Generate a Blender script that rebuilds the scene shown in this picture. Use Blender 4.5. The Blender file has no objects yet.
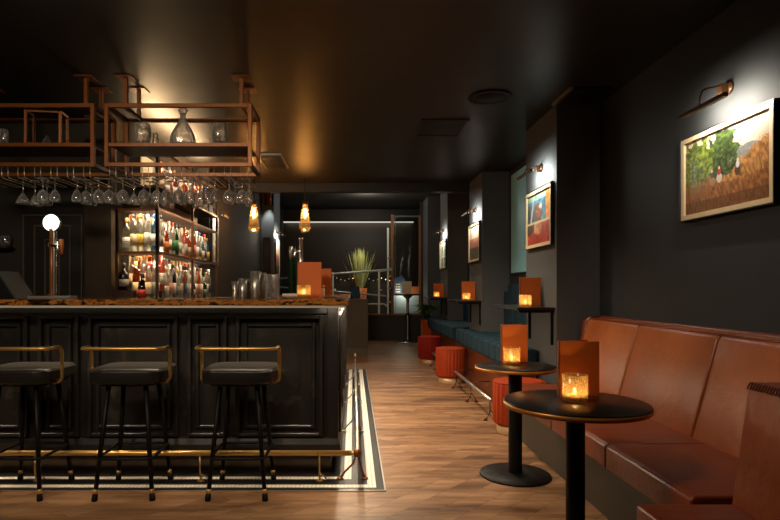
import bpy, bmesh, math, random
from mathutils import Vector, Matrix
PI = math.pi
rnd = random.Random(7)
sc = bpy.context.scene
COL = sc.collection

# ------------------------------------------------------------------ helpers
def lin(r, g, b):
    f = lambda c: c / 12.92 if c <= 0.04045 else ((c + 0.055) / 1.055) ** 2.4
    return (f(r / 255), f(g / 255), f(b / 255), 1)

class MB:
    """collects shapes in one bmesh; build() links it as ONE mesh object"""
    def __init__(s):
        s.bm = bmesh.new()
    def _merge(s, t, mtx=None):
        if mtx is not None:
            bmesh.ops.transform(t, matrix=mtx, verts=t.verts)
        me = bpy.data.meshes.new('tmp'); t.to_mesh(me); t.free()
        s.bm.from_mesh(me); bpy.data.meshes.remove(me)
        return s
    def box(s, a, b, bev=0.0, seg=2, mtx=None):
        t = bmesh.new()
        bmesh.ops.create_cube(t, size=1)
        sx, sy, sz = (abs(b[i] - a[i]) for i in range(3))
        c = [(a[i] + b[i]) / 2 for i in range(3)]
        for v in t.verts:
            v.co = Vector((v.co.x * sx + c[0], v.co.y * sy + c[1], v.co.z * sz + c[2]))
        if bev > 0:
            bmesh.ops.bevel(t, geom=t.edges[:], offset=min(bev, sx * .49, sy * .49, sz * .49), segments=seg, profile=0.6, affect='EDGES')
        return s._merge(t, mtx)
    def tube(s, pts, r, n=8, closed=False, caps=True):
        pts = [Vector(p) for p in pts]
        N = len(pts); bm = s.bm
        rs = r if isinstance(r, (list, tuple)) else [r] * N
        def tan(i):
            if closed:
                return (pts[(i + 1) % N] - pts[i - 1]).normalized()
            if i == 0: return (pts[1] - pts[0]).normalized()
            if i == N - 1: return (pts[-1] - pts[-2]).normalized()
            return ((pts[i + 1] - pts[i]).normalized() + (pts[i] - pts[i - 1]).normalized()).normalized()
        t0 = tan(0)
        up = Vector((0, 0, 1)) if abs(t0.z) < .9 else Vector((1, 0, 0))
        u = t0.cross(up).normalized()
        rings = []
        for i in range(N):
            t = tan(i)
            u = (u - t * u.dot(t)).normalized()
            w = t.cross(u)
            rings.append([bm.verts.new(pts[i] + (u * math.cos(2 * PI * k / n) + w * math.sin(2 * PI * k / n)) * rs[i]) for k in range(n)])
        m = N if closed else N - 1
        for i in range(m):
            A, B = rings[i], rings[(i + 1) % N]
            for k in range(n):
                f = bm.faces.new((A[k], A[(k + 1) % n], B[(k + 1) % n], B[k])); f.smooth = True
        if caps and not closed:
            bm.faces.new(rings[0][::-1]); bm.faces.new(rings[-1])
        return s
    def lathe(s, prof, n=24, c=(0, 0, 0), flute=None, smooth=True):
        bm = s.bm; rings = []
        for (r, z) in prof:
            if r < 1e-6:
                rings.append([bm.verts.new((c[0], c[1], c[2] + z))])
            else:
                ring = []
                for k in range(n):
                    a = 2 * PI * k / n
                    rr = r * (flute(a) if flute else 1)
                    ring.append(bm.verts.new((c[0] + rr * math.cos(a), c[1] + rr * math.sin(a), c[2] + z)))
                rings.append(ring)
        for A, B in zip(rings, rings[1:]):
            for k in range(n):
                k2 = (k + 1) % n
                if len(A) == 1 and len(B) == 1: continue
                if len(A) == 1: vs = (A[0], B[k2], B[k])
                elif len(B) == 1: vs = (A[k], A[k2], B[0])
                else: vs = (A[k], A[k2], B[k2], B[k])
                try:
                    f = bm.faces.new(vs); f.smooth = smooth
                except ValueError: pass
        return s
    def frame4(s, axis, d0, d1, u0, u1, z0, z1, w, bev=0.0):
        """four bars in the plane across axis ('x' or 'y') from d0 to d1, that do not overlap at the corners"""
        for (a, b, c, d) in ((u0, u0 + w, z0, z1), (u1 - w, u1, z0, z1), (u0 + w, u1 - w, z0, z0 + w), (u0 + w, u1 - w, z1 - w, z1)):
            if axis == 'y': s.box((a, d0, c), (b, d1, d), bev, 1)
            else: s.box((d0, a, c), (d1, b, d), bev, 1)
        return s
    def prism(s, poly, z0, z1):
        bm = s.bm
        a = [bm.verts.new((x, y, z0)) for x, y in poly]; b = [bm.verts.new((x, y, z1)) for x, y in poly]
        bm.faces.new(a[::-1]); bm.faces.new(b)
        for i in range(len(poly)):
            j = (i + 1) % len(poly)
            bm.faces.new((a[i], a[j], b[j], b[i]))
        return s
    def face(s, *pts):
        s.bm.faces.new([s.bm.verts.new(p) for p in pts]); return s
    def build(s, name, mat, parent=None, bevel=0, seg=2, subsurf=0, smooth=False, loc=None):
        bmesh.ops.recalc_face_normals(s.bm, faces=s.bm.faces[:])
        me = bpy.data.meshes.new(name); s.bm.to_mesh(me); s.bm.free()
        if smooth:
            for p in me.polygons: p.use_smooth = True
        me.materials.append(mat)
        o = bpy.data.objects.new(name, me); COL.objects.link(o)
        if parent: o.parent = parent
        if loc: o.location = loc
        if bevel:
            m = o.modifiers.new('bevel', 'BEVEL'); m.width = bevel; m.segments = seg; m.limit_method = 'ANGLE'
        if subsurf:
            m = o.modifiers.new('sub', 'SUBSURF'); m.levels = subsurf; m.render_levels = subsurf
        return o

def tag(o, label, cat, group=None):
    o['label'] = label; o['category'] = cat
    if group: o['group'] = group
    return o
def thing(name, label, cat, loc=(0, 0, 0), rz=0, group=None):
    o = bpy.data.objects.new(name, None); COL.objects.link(o)
    o.empty_display_size = .05
    o.location = loc; o.rotation_euler = (0, 0, rz)
    return tag(o, label, cat, group)
def struct(o):
    o['kind'] = 'structure'; return o
CHILD = {}
def copy_tree(o, parent=None):
    c = o.copy(); COL.objects.link(c)
    if parent: c.parent = parent
    for ch in [x for x in bpy.data.objects if x.parent == o]:
        copy_tree(ch, c)
    return c
def dup(o, loc, label, rz=None, group=None):
    c = copy_tree(o); c.location = loc; c['label'] = label
    if rz is not None: c.rotation_euler = (0, 0, rz)
    if group: c['group'] = group
    return c
def arc(c, r, a0, a1, n, ax='xz'):
    out = []
    for i in range(n + 1):
        a = a0 + (a1 - a0) * i / n
        p = [c[0], c[1], c[2]]
        p['xyz'.index(ax[0])] += r * math.cos(a); p['xyz'.index(ax[1])] += r * math.sin(a)
        out.append(tuple(p))
    return out
def light(kind, loc, energy, color=(1, .75, .45), **kw):
    d = bpy.data.lights.new('lamp', kind); d.energy = energy; d.color = color
    o = bpy.data.objects.new('lamp', d); COL.objects.link(o); o.location = loc
    for k, v in kw.items():
        if k == 'rot': o.rotation_euler = v
        elif k == 'aim':
            o.rotation_euler = (Vector(v) - Vector(loc)).to_track_quat('-Z', 'Y').to_euler()
        else: setattr(d, k, v)
    return o

# ------------------------------------------------------------------ materials
class NT:
    def __init__(s, name):
        s.m = bpy.data.materials.new(name); s.m.use_nodes = True
        s.t = s.m.node_tree; s.N = s.t.nodes; s.N.clear()
        s.out = s.N.new('ShaderNodeOutputMaterial')
    def n(s, typ, **kw):
        x = s.N.new('ShaderNode' + typ)
        for k, v in kw.items():
            if k in x.inputs: s.set(x.inputs[k], v)
            else: setattr(x, k, v)
        return x
    def set(s, inp, v):
        if hasattr(v, 'is_linked') : s.t.links.new(v, inp)
        else: inp.default_value = v
    def link(s, a, b): s.t.links.new(a, b)
    def math(s, op, a, b=0.0):
        x = s.N.new('ShaderNodeMath'); x.operation = op
        s.set(x.inputs[0], a); s.set(x.inputs[1], b); return x.outputs[0]
    def mix(s, f, a, b):
        x = s.N.new('ShaderNodeMix'); x.data_type = 'RGBA'
        s.set(x.inputs[0], f); s.set(x.inputs[6], a); s.set(x.inputs[7], b); return x.outputs[2]
    def ramp(s, f, stops):
        x = s.N.new('ShaderNodeValToRGB'); s.set(x.inputs[0], f)
        e = x.color_ramp.elements
        while len(e) < len(stops): e.new(.5)
        for el, (p, c) in zip(e, stops): el.position = p; el.color = c
        return x.outputs[0]
    def coord(s, out='Object', scale=(1, 1, 1), rot=(0, 0, 0)):
        c = s.N.new('ShaderNodeTexCoord'); m = s.N.new('ShaderNodeMapping')
        m.inputs['Scale'].default_value = scale; m.inputs['Rotation'].default_value = rot
        s.link(c.outputs[out], m.inputs['Vector']); return m.outputs['Vector']
    def noise(s, vec, scale, detail=4, rough=.5):
        x = s.n('TexNoise'); s.link(vec, x.inputs['Vector'])
        x.inputs['Scale'].default_value = scale; x.inputs['Detail'].default_value = detail; x.inputs['Roughness'].default_value = rough
        return x.outputs['Fac']
    def bump(s, h, strength=.2, dist=.01):
        x = s.n('Bump'); x.inputs['Strength'].default_value = strength; x.inputs['Distance'].default_value = dist
        s.link(h, x.inputs['Height']); return x.outputs['Normal']
    def pbr(s, color, rough=.5, metal=0., spec=.5, normal=None, **kw):
        p = s.N.new('ShaderNodeBsdfPrincipled')
        s.set(p.inputs['Base Color'], color); s.set(p.inputs['Roughness'], rough); s.set(p.inputs['Metallic'], metal)
        s.set(p.inputs['Specular IOR Level'], spec)
        if normal is not None: s.link(normal, p.inputs['Normal'])
        for k, v in kw.items(): s.set(p.inputs[k.replace('_', ' ')], v)
        s.link(p.outputs[0], s.out.inputs[0]); return p

def simple(name, c, rough=.5, metal=0., spec=.5, var=.12, nscale=12, bump=0., **kw):
    t = NT(name); v = t.coord()
    nz = t.noise(v, nscale)
    lo = tuple(x * (1 - var) for x in c[:3]) + (1,); hi = tuple(min(1, x * (1 + var)) for x in c[:3]) + (1,)
    col = t.mix(nz, lo, hi)
    t.pbr(col, rough, metal, spec, t.bump(nz, bump) if bump else None, **kw)
    return t.m
def emit(name, c, strength):
    t = NT(name); e = t.n('Emission'); e.inputs[0].default_value = c; e.inputs[1].default_value = strength
    t.link(e.outputs[0], t.out.inputs[0]); return t.m
def clear_glass(name, tint=(1, 1, 1, 1), ior=1.48, rough=0.):
    t = NT(name); g = t.n('BsdfGlass'); g.inputs['Color'].default_value = tint; g.inputs['IOR'].default_value = ior
    tr = t.n('BsdfTransparent'); gl = t.n('BsdfGlossy'); gl.inputs['Roughness'].default_value = .12
    df = t.n('BsdfTranslucent'); d2 = t.n('BsdfDiffuse')
    lw = t.n('LayerWeight'); lw.inputs['Blend'].default_value = .5
    e = t.math('POWER', lw.outputs['Facing'], 1.7)  # white diffuse edge put into the glass to imitate bright rim highlights
    a = t.n('MixShader'); a.inputs[0].default_value = .65; t.link(g.outputs[0], a.inputs[1]); t.link(tr.outputs[0], a.inputs[2])
    k = t.n('MixShader'); k.inputs[0].default_value = .5; t.link(df.outputs[0], k.inputs[1]); t.link(d2.outputs[0], k.inputs[2])
    b = t.n('MixShader'); t.link(t.math('MINIMUM', t.math('ADD', t.math('MULTIPLY', e, .95), .05), .95), b.inputs[0]); t.link(a.outputs[0], b.inputs[1]); t.link(k.outputs[0], b.inputs[2])
    c = t.n('MixShader'); t.link(t.math('ADD', t.math('MULTIPLY', e, .25), .08), c.inputs[0]); t.link(b.outputs[0], c.inputs[1]); t.link(gl.outputs[0], c.inputs[2])
    t.link(c.outputs[0], t.out.inputs[0]); return t.m
def thin_glass(name, tint, refl=.12, transl=0., rough=.03):
    t = NT(name)
    tr = t.n('BsdfTransparent'); tr.inputs[0].default_value = tint
    gl = t.n('BsdfGlossy'); gl.inputs['Roughness'].default_value = rough
    lw = t.n('LayerWeight'); lw.inputs['Blend'].default_value = .35
    base = tr.outputs[0]
    if transl:
        tl = t.n('BsdfTranslucent'); tl.inputs[0].default_value = tint
        mx = t.n('MixShader'); mx.inputs[0].default_value = transl
        t.link(tr.outputs[0], mx.inputs[1]); t.link(tl.outputs[0], mx.inputs[2]); base = mx.outputs[0]
    f = t.math('ADD', t.math('MULTIPLY', lw.outputs['Facing'], .45), refl * .4)
    m2 = t.n('MixShader'); t.link(f, m2.inputs[0]); t.link(base, m2.inputs[1]); t.link(gl.outputs[0], m2.inputs[2])
    t.link(m2.outputs[0], t.out.inputs[0]); return t.m

M = {}
M['wall'] = simple('charcoal_paint', lin(50, 52, 54), .75, spec=.25, var=.1, nscale=5, bump=.04)
M['wall_warm'] = simple('olive_black_paint', lin(48, 44, 38), .7, spec=.3, var=.12, nscale=5)
M['pillar'] = simple('charcoal_pillar_paint', lin(84, 85, 86), .75, spec=.25, var=.08, nscale=5)
M['brown_paint'] = simple('dark_brown_paint', lin(50, 38, 24), .6, spec=.3)
M['ceil_rear'] = simple('dark_rear_ceiling_paint', lin(26, 24, 23), .6)
def m_ceiling():
    t = NT('glossy_dark_ceiling'); v = t.coord()
    nz = t.noise(v, 3.0, 5)
    col = t.mix(nz, lin(24, 22, 20), lin(32, 29, 26))
    t.pbr(col, t.math('ADD', t.math('MULTIPLY', nz, .12), .36), 0, .42, t.bump(t.noise(v, 1.7, 3), .12, .02)); return t.m
M['ceiling'] = m_ceiling()
def m_floor():
    t = NT('oak_plank_floor')
    v = t.coord(rot=(0, 0, math.radians(-47)))
    bk = t.n('TexBrick'); t.link(v, bk.inputs['Vector'])
    bk.offset = .37; bk.inputs['Scale'].default_value = 1
    bk.inputs['Brick Width'].default_value = 1.15; bk.inputs['Row Height'].default_value = .135
    bk.inputs['Mortar Size'].default_value = .0018; bk.inputs['Mortar Smooth'].default_value = .3; bk.inputs['Bias'].default_value = 0
    bk.inputs['Color1'].default_value = (.15, .15, .15, 1); bk.inputs['Color2'].default_value = (.85, .85, .85, 1); bk.inputs['Mortar'].default_value = (0, 0, 0, 1)
    v2 = t.coord(rot=(0, 0, math.radians(-47)), scale=(.8, 8, 1))
    vm = t.n('VectorMath', operation='ADD'); t.link(v2, vm.inputs[0])
    sh = t.n('VectorMath', operation='SCALE'); t.link(bk.outputs['Color'], sh.inputs[0]); sh.inputs['Scale'].default_value = .9
    t.link(sh.outputs[0], vm.inputs[1])
    g = t.noise(vm.outputs[0], 1.6, 7, .6); g2 = t.noise(v2, .9, 3)
    f = t.math('ADD', t.math('ADD', t.math('MULTIPLY', g, .85), t.math('MULTIPLY', g2, .45)), t.math('MULTIPLY', bk.outputs['Color'], .05))
    col = t.ramp(f, [(.48, lin(80, 54, 36)), (.60, lin(118, 84, 57)), (.72, lin(148, 110, 77)), (.88, lin(176, 138, 102))])
    col = t.mix(t.math('MULTIPLY', bk.outputs['Fac'], .5), col, lin(60, 42, 30))
    t.pbr(col, t.math('ADD', t.math('MULTIPLY', g, .2), .36), 0, .4, t.bump(g, .06, .004)); return t.m
M['floor'] = m_floor()
def m_mosaic():
    t = NT('black_white_mosaic'); c = t.n('TexCoord'); sp = t.n('SeparateXYZ'); t.link(c.outputs['Object'], sp.inputs[0])
    x, y = sp.outputs[0], sp.outputs[1]
    d = t.math('MINIMUM', t.math('SUBTRACT', .188, x), t.math('SUBTRACT', y, 3.356))
    b1 = t.math('MULTIPLY', t.math('GREATER_THAN', d, .048), t.math('LESS_THAN', d, .100))
    b2 = t.math('MULTIPLY', t.math('GREATER_THAN', d, .198), t.math('LESS_THAN', d, .246))
    w = t.math('MAXIMUM', b1, b2)
    T = .0245
    gx = t.math('LESS_THAN', t.math('FRACT', t.math('DIVIDE', t.math('ADD', x, 10.002), T)), .1)
    gy = t.math('LESS_THAN', t.math('FRACT', t.math('DIVIDE', t.math('ADD', y, .0012), T)), .1)
    g = t.math('MAXIMUM', gx, gy)
    nz = t.noise(c.outputs['Object'], 30, 2)
    col = t.mix(w, t.mix(nz, lin(10, 9, 9), lin(40, 38, 37)), t.mix(nz, lin(222, 216, 204), lin(242, 238, 228)))
    col = t.mix(t.math('MULTIPLY', g, .75), col, lin(60, 55, 50))
    t.pbr(col, .45, 0, .25); return t.m
M['mosaic'] = m_mosaic()
def m_bar():
    t = NT('scuffed_black_bar_paint'); v = t.coord()
    n1 = t.noise(v, 7, 6, .65); n2 = t.noise(t.coord(scale=(9, 9, 1.2)), 3, 4)
    k = t.math('MULTIPLY', t.ramp(n1, [(.56, (0, 0, 0, 1)), (.78, (1, 1, 1, 1))]), .55)
    col = t.mix(k, lin(21, 19, 18), lin(74, 67, 60))
    t.pbr(col, t.math('ADD', t.math('MULTIPLY', n2, .2), .30), 0, .5, t.bump(n2, .05, .004)); return t.m
M['bar'] = m_bar()
M['kick'] = simple('brown_kick_board', lin(70, 54, 38), .55, nscale=6)
def m_counter():
    t = NT('burl_copper_counter'); v = t.coord(scale=(1, 1, 2.2))
    n1 = t.noise(v, 16, 7, .68); n2 = t.noise(v, 5.5, 4, .6)
    f = t.math('ADD', t.math('MULTIPLY', n1, .65), t.math('MULTIPLY', n2, .45))
    col = t.ramp(f, [(.44, lin(12, 8, 5)), (.52, lin(62, 36, 16)), (.57, lin(176, 116, 54)), (.64, lin(104, 58, 24)), (.76, lin(190, 130, 66))])
    t.pbr(col, .16, 0, .6); return t.m
M['counter'] = m_counter()
def m_leather(name, c, c2):
    t = NT(name); v = t.coord()
    n1 = t.noise(v, 2.3, 4); n2 = t.noise(t.coord(scale=(1, 3.2, 3.2)), 4.5, 4, .55); n3 = t.noise(v, 120, 2)
    col = t.mix(t.ramp(n1, [(.3, (0, 0, 0, 1)), (.72, (1, 1, 1, 1))]), c, c2)
    h = t.math('ADD', n2, t.math('MULTIPLY', n3, .03))
    t.pbr(col, t.math('ADD', t.math('MULTIPLY', n1, .16), .30), 0, .5, t.bump(h, .16, .03)); return t.m
M['leather'] = m_leather('tan_leather', lin(138, 68, 24), lin(170, 88, 38))
M['leather_shaded'] = m_leather('tan_leather_shaded', lin(112, 46, 18), lin(140, 62, 26))  # darker, redder copy of the tan leather; seat shade put into the colour
M['leather_chair'] = m_leather('tan_chair_leather', lin(140, 66, 30), lin(160, 78, 36))
M['leather_dark'] = m_leather('rust_leather', lin(92, 38, 20), lin(116, 52, 28))
M['leather_bench'] = m_leather('brown_bench_leather', lin(92, 44, 22), lin(112, 56, 28))
M['leather_panel'] = m_leather('orange_brown_leather', lin(120, 58, 26), lin(140, 72, 36))
def m_velvet(name, c, c2):
    t = NT(name); v = t.coord(); n = t.noise(v, 14, 4)
    t.pbr(t.mix(n, c, c2), .8, 0, .2, t.bump(n, .08, .01), Sheen_Weight=.35, Sheen_Roughness=.35, Sheen_Tint=tuple(min(1, x * 3.0) for x in c2[:3]) + (1,)); return t.m
M['velvet_rust'] = m_velvet('rust_velvet', lin(138, 46, 16), lin(160, 58, 24))
M['velvet_orange'] = m_velvet('orange_cloth', lin(176, 74, 22), lin(196, 88, 30))
M['velvet_red'] = m_velvet('red_velvet', lin(122, 24, 16), lin(140, 32, 22))
M['velvet_blue'] = m_velvet('petrol_velvet', lin(16, 34, 44), lin(28, 52, 64))
M['black_vinyl'] = simple('black_vinyl', lin(34, 31, 29), .3, spec=.5, nscale=10, bump=.05)
M['black_metal'] = simple('black_metal', lin(12, 11, 10), .5, spec=.22)
M['brass'] = simple('brass', lin(220, 178, 108), .33, .85, var=.08)
M['brass_pale'] = simple('pale_brass', lin(214, 186, 140), .36, .8, var=.08)
M['copper'] = simple('copper_steel', lin(124, 70, 22), .36, .35, var=.18, nscale=25)
M['bronze_dark'] = simple('dark_bronze_steel', lin(72, 46, 24), .4, .5, var=.2, nscale=25)
M['chrome'] = simple('chrome', lin(210, 206, 200), .22, 1., var=.04)
M['steel'] = simple('brushed_steel', lin(190, 186, 178), .34, .85, var=.06)
M['rail_steel'] = simple('pale_steel_rail', lin(206, 212, 204), .4, .3)
M['plinth_brass'] = simple('satin_brass_plinth', lin(196, 160, 120), .45, .35)
M['trim_pale'] = simple('pale_metal_trim', lin(214, 208, 196), .4, .25, var=.04)
M['table_black'] = simple('black_table_top', lin(24, 20, 18), .3, spec=.35, nscale=6)
M['rim'] = simple('golden_oak_rim', lin(176, 112, 40), .35, .35)
M['black_plastic'] = simple('black_plastic', lin(9, 9, 10), .6, spec=.2)
M['menu'] = simple('burnt_orange_card', lin(212, 104, 34), .6, nscale=20, var=.05)
M['paper'] = simple('cream_paper', lin(226, 214, 190), .7)
M['cream_frame'] = simple('pale_wood_frame', lin(214, 190, 150), .5)
M['black_frame'] = simple('black_frame', lin(24, 22, 20), .45)
M['grey_frame'] = simple('pale_grey_frame', lin(176, 178, 174), .5)
M['wax'] = simple('candle_wax', lin(236, 214, 170), .5)
M['teal_panel'] = simple('pale_teal_panel', lin(150, 216, 236), .6, nscale=3, var=.05)
M['blue_grey'] = simple('blue_grey_paint', lin(104, 116, 126), .6)
M['rearwall'] = None
def m_rear():
    t = NT('dark_plank_wall'); c = t.n('TexCoord'); sp = t.n('SeparateXYZ'); t.link(c.outputs['Object'], sp.inputs[0])
    u = t.math('FRACT', t.math('DIVIDE', t.math('ADD', sp.outputs[0], 10), .42))
    g = t.math('LESS_THAN', u, .03)
    n = t.noise(t.coord(scale=(8, 8, .5)), 3, 4)
    col = t.mix(g, t.mix(n, lin(26, 19, 15), lin(38, 27, 21)), lin(9, 7, 6))
    t.pbr(col, .5); return t.m
M['rearwall'] = m_rear()
M['glass'] = clear_glass('clear_stemware_glass')
M['glass_thin'] = thin_glass('thin_window_glass', (.9, .93, .92, 1), .12)
M['amber_thin'] = thin_glass('smoked_amber_glass', lin(240, 212, 168), .3, .07)
def m_candleglass():
    t = NT('speckled_candle_glass'); v = t.coord()
    n = t.noise(v, 160, 3, .6)
    k = t.ramp(n, [(.42, (0, 0, 0, 1)), (.6, (1, 1, 1, 1))])
    tl = t.n('BsdfTranslucent'); t.link(t.mix(k, lin(232, 176, 100), lin(252, 224, 164)), tl.inputs[0])
    df = t.n('BsdfDiffuse'); t.link(t.mix(k, lin(140, 90, 40), lin(216, 170, 106)), df.inputs[0])
    tr = t.n('BsdfTransparent'); tr.inputs[0].default_value = (1, .9, .7, 1)
    gl = t.n('BsdfGlossy'); gl.inputs['Roughness'].default_value = .15
    a = t.n('MixShader'); a.inputs[0].default_value = .25; t.link(tl.outputs[0], a.inputs[1]); t.link(df.outputs[0], a.inputs[2])
    b = t.n('MixShader'); t.link(t.math('ADD', t.math('MULTIPLY', k, -.25), .5), b.inputs[0]); t.link(a.outputs[0], b.inputs[1]); t.link(tr.outputs[0], b.inputs[2])
    c = t.n('MixShader'); c.inputs[0].default_value = .06; t.link(b.outputs[0], c.inputs[1]); t.link(gl.outputs[0], c.inputs[2])
    t.link(c.outputs[0], t.out.inputs[0]); return t.m
M['candle_glass'] = m_candleglass()
M['flame'] = emit('candle_flame', (1, .74, .4, 1), 40)
M['filament'] = emit('pendant_filament', (1, .70, .32, 1), 30)
M['led'] = emit('warm_white_led', (1, .82, .6, 1), 9)
M['led_dim'] = emit('dim_warm_led', (1, .78, .52, 1), 3)
M['led_rear'] = emit('rear_cove_led', (1, .96, .82, 1), .6)
M['led_shelf'] = emit('shelf_led', (1, .78, .5, 1), 5)
M['pic_led'] = emit('picture_light_led', (1, .93, .8, 1), 6)
M['tap_lens'] = emit('lit_tap_lens', (.86, 1, .84, 1), 2.6)
M['tap_mark'] = simple('tap_mark_grey', lin(120, 130, 120), .5)
M['leaf'] = simple('leaf_green', lin(74, 126, 50), .45, var=.4, nscale=6)
M['leaf_pale'] = simple('pale_grass_green', lin(190, 196, 128), .5, var=.35, nscale=6)
M['leaf_dark'] = simple('snake_plant_green', lin(56, 86, 52), .45, var=.3, nscale=9)
M['pot'] = simple('terracotta_pot', lin(168, 92, 40), .6)
M['dark_pot'] = simple('dark_pot', lin(40, 34, 30), .5)
M['dark_wood'] = simple('dark_wood', lin(58, 36, 22), .5, nscale=18, var=.3)
M['shelf_black'] = simple('black_ledge', lin(30, 28, 26), .35)
M['back_lit'] = simple('cream_shelf_back', lin(226, 200, 158), .6)
M['screen'] = simple('tablet_blue_screen', lin(66, 104, 132), .25)

# ------------------------------------------------------------------ room shell
RW = 2.0; CZ = 2.7
def S(name, mb, mat, **kw): return struct(mb.build(name, mat, **kw))
S('floor', MB().box((-3.7, -1.6, -.08), (2.3, 14.8, 0)), M['floor'])
S('ceiling', MB().box((-3.7, -1.6, CZ), (2.3, 8.0, CZ + .1)), M['ceiling'])
S('ceiling_rear', MB().box((-3.7, 8.15, 3.25), (2.3, 14.8, 3.35)), M['ceil_rear'])
S('ceiling_beam', MB().box((-3.7, 8.0, 2.58), (2.3, 8.15, 3.35)), M['ceiling'])
S('wall_right', MB().box((RW, -1.6, 0), (RW + .15, 14.8, 3.3)), M['wall'])
S('wall_back', MB().box((-3.7, 14.55, 0), (2.3, 14.75, 3.3)), M['rearwall'])
S('wall_left', MB().box((-3.7, -1.6, 0), (-3.55, 5.1, 3.3)), M['wall_warm'])
S('wall_front', MB().box((-3.7, -1.75, 0), (2.3, -1.6, 3.3)), M['wall'])
# block behind the back bar (its front carries the panelled door) and the wall that runs on beyond it
S('wall_bar', MB().box((-3.7, 5.12, 0), (-1.93, 7.0, 3.3)), M['wall_warm'])
S('wall_left_rear', MB().box((-3.7, 7.0, 0), (-1.78, 14.6, 3.3)), M['wall_warm'])
S('wall_pier_left', MB().box((-1.78, 11.0, 0), (-1.54, 11.9, 3.25)), M['blue_grey'])
S('wall_pier_bar', MB().box((-2.31, 4.86, 0), (-2.08, 5.12, CZ)), M['brown_paint'])
PIT = 2.64; PY = [4.58 + PIT * i for i in range(4)]
for i, y in enumerate(PY):
    S('wall_pillar', MB().box((1.65, y, 0), (RW, y + .8, CZ if i < 2 else 3.25)), M['pillar'])
S('wall_screen_pier', MB().box((1.60, 13.3, 0), (RW, 13.55, 3.25)), M['wall'])
# panelled door beside the taps
d = MB(); d.box((-2.97, 5.085, 0), (-2.42, 5.12, 1.95))
S('door_1', d, M['black_frame'])
mat = simple('dark_door_moulding', lin(84, 72, 60), .45)
dm = MB()
for (x0, x1, zt, zb) in ((-2.965, -2.43, 1.87, .1), (-2.865, -2.535, 1.775, .2), (-2.77, -2.63, 1.65, .3)):
    dm.frame4('y', 5.07, 5.084, x0, x1, zb, zt, .012)
o = S('trim_1', dm, mat)
# mosaic border round the bar foot
S('floor_mosaic', MB().box((-3.4, 3.356, 0), (.188, 8.4, .004)), M['mosaic'])
S('trim_2', MB().box((-3.4, 3.348, 0), (.196, 3.356, .006)).box((.188, 3.348, 0), (.196, 8.41, .006)), M['steel'])
# low rear wall, rear sill
S('wall_low_rear', MB().box((-1.5, 13.1, 0), (1.60, 13.85, .6)), M['black_frame'])
S('trim_3', MB().box((-1.5, 13.05, .59), (1.60, 13.12, .62)), M['copper'])

# ceiling fittings
t = thing('ceiling_speaker', 'round black recessed speaker in the dark ceiling over the aisle', 'speaker', (1.07, 4.41, CZ))
MB().lathe([(0, -.004), (.12, -.006), (.135, -.012), (.165, -.012), (.168, 0), (0, 0)], 40).build('trim_ring', M['black_metal'], t)
MB().lathe([(0, -.014), (.118, -.010), (.12, -.004), (0, -.004)], 40).build('grille', M['black_plastic'], t)
t = thing('ceiling_track', 'short thin black metal track on the ceiling next to the nearest pillar', 'track', (1.62, 4.38, CZ))
MB().box((-.012, -.19, -.02), (.012, .19, 0)).build('track_rail', M['steel'], t)
MB().box((.03, -.19, -.015), (.3, .1, 0)).build('cover_plate', M['black_metal'], t)
t = thing('ceiling_hatch', 'dark square access hatch flush in the ceiling before the beam', 'hatch', (.82, 5.25, CZ))
MB().box((-.2, -.25, -.006), (.2, .25, 0)).build('panel', M['black_metal'], t)
hb = MB()
for x in (-.215, .195): hb.box((x, -.26, -.012), (x + .02, .26, 0))
hb.box((-.2, -.26, -.012), (.2, -.245, 0)).box((-.2, .245, -.012), (.2, .26, 0)).build('frame', M['black_frame'], t)
t = thing('ceiling_vent', 'grey ceiling vent grille beyond the hanging rack, near the beam', 'vent', (-.93, 6.6, CZ))
MB().box((-.14, -.36, -.02), (.14, .36, 0)).build('frame', M['grey_frame'], t)
v = MB()
for k in range(10): v.box((-.12, -.33 + k * .067, -.03), (.12, -.29 + k * .067, -.02))
v.build('slats', M['black_frame'], t)

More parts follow.
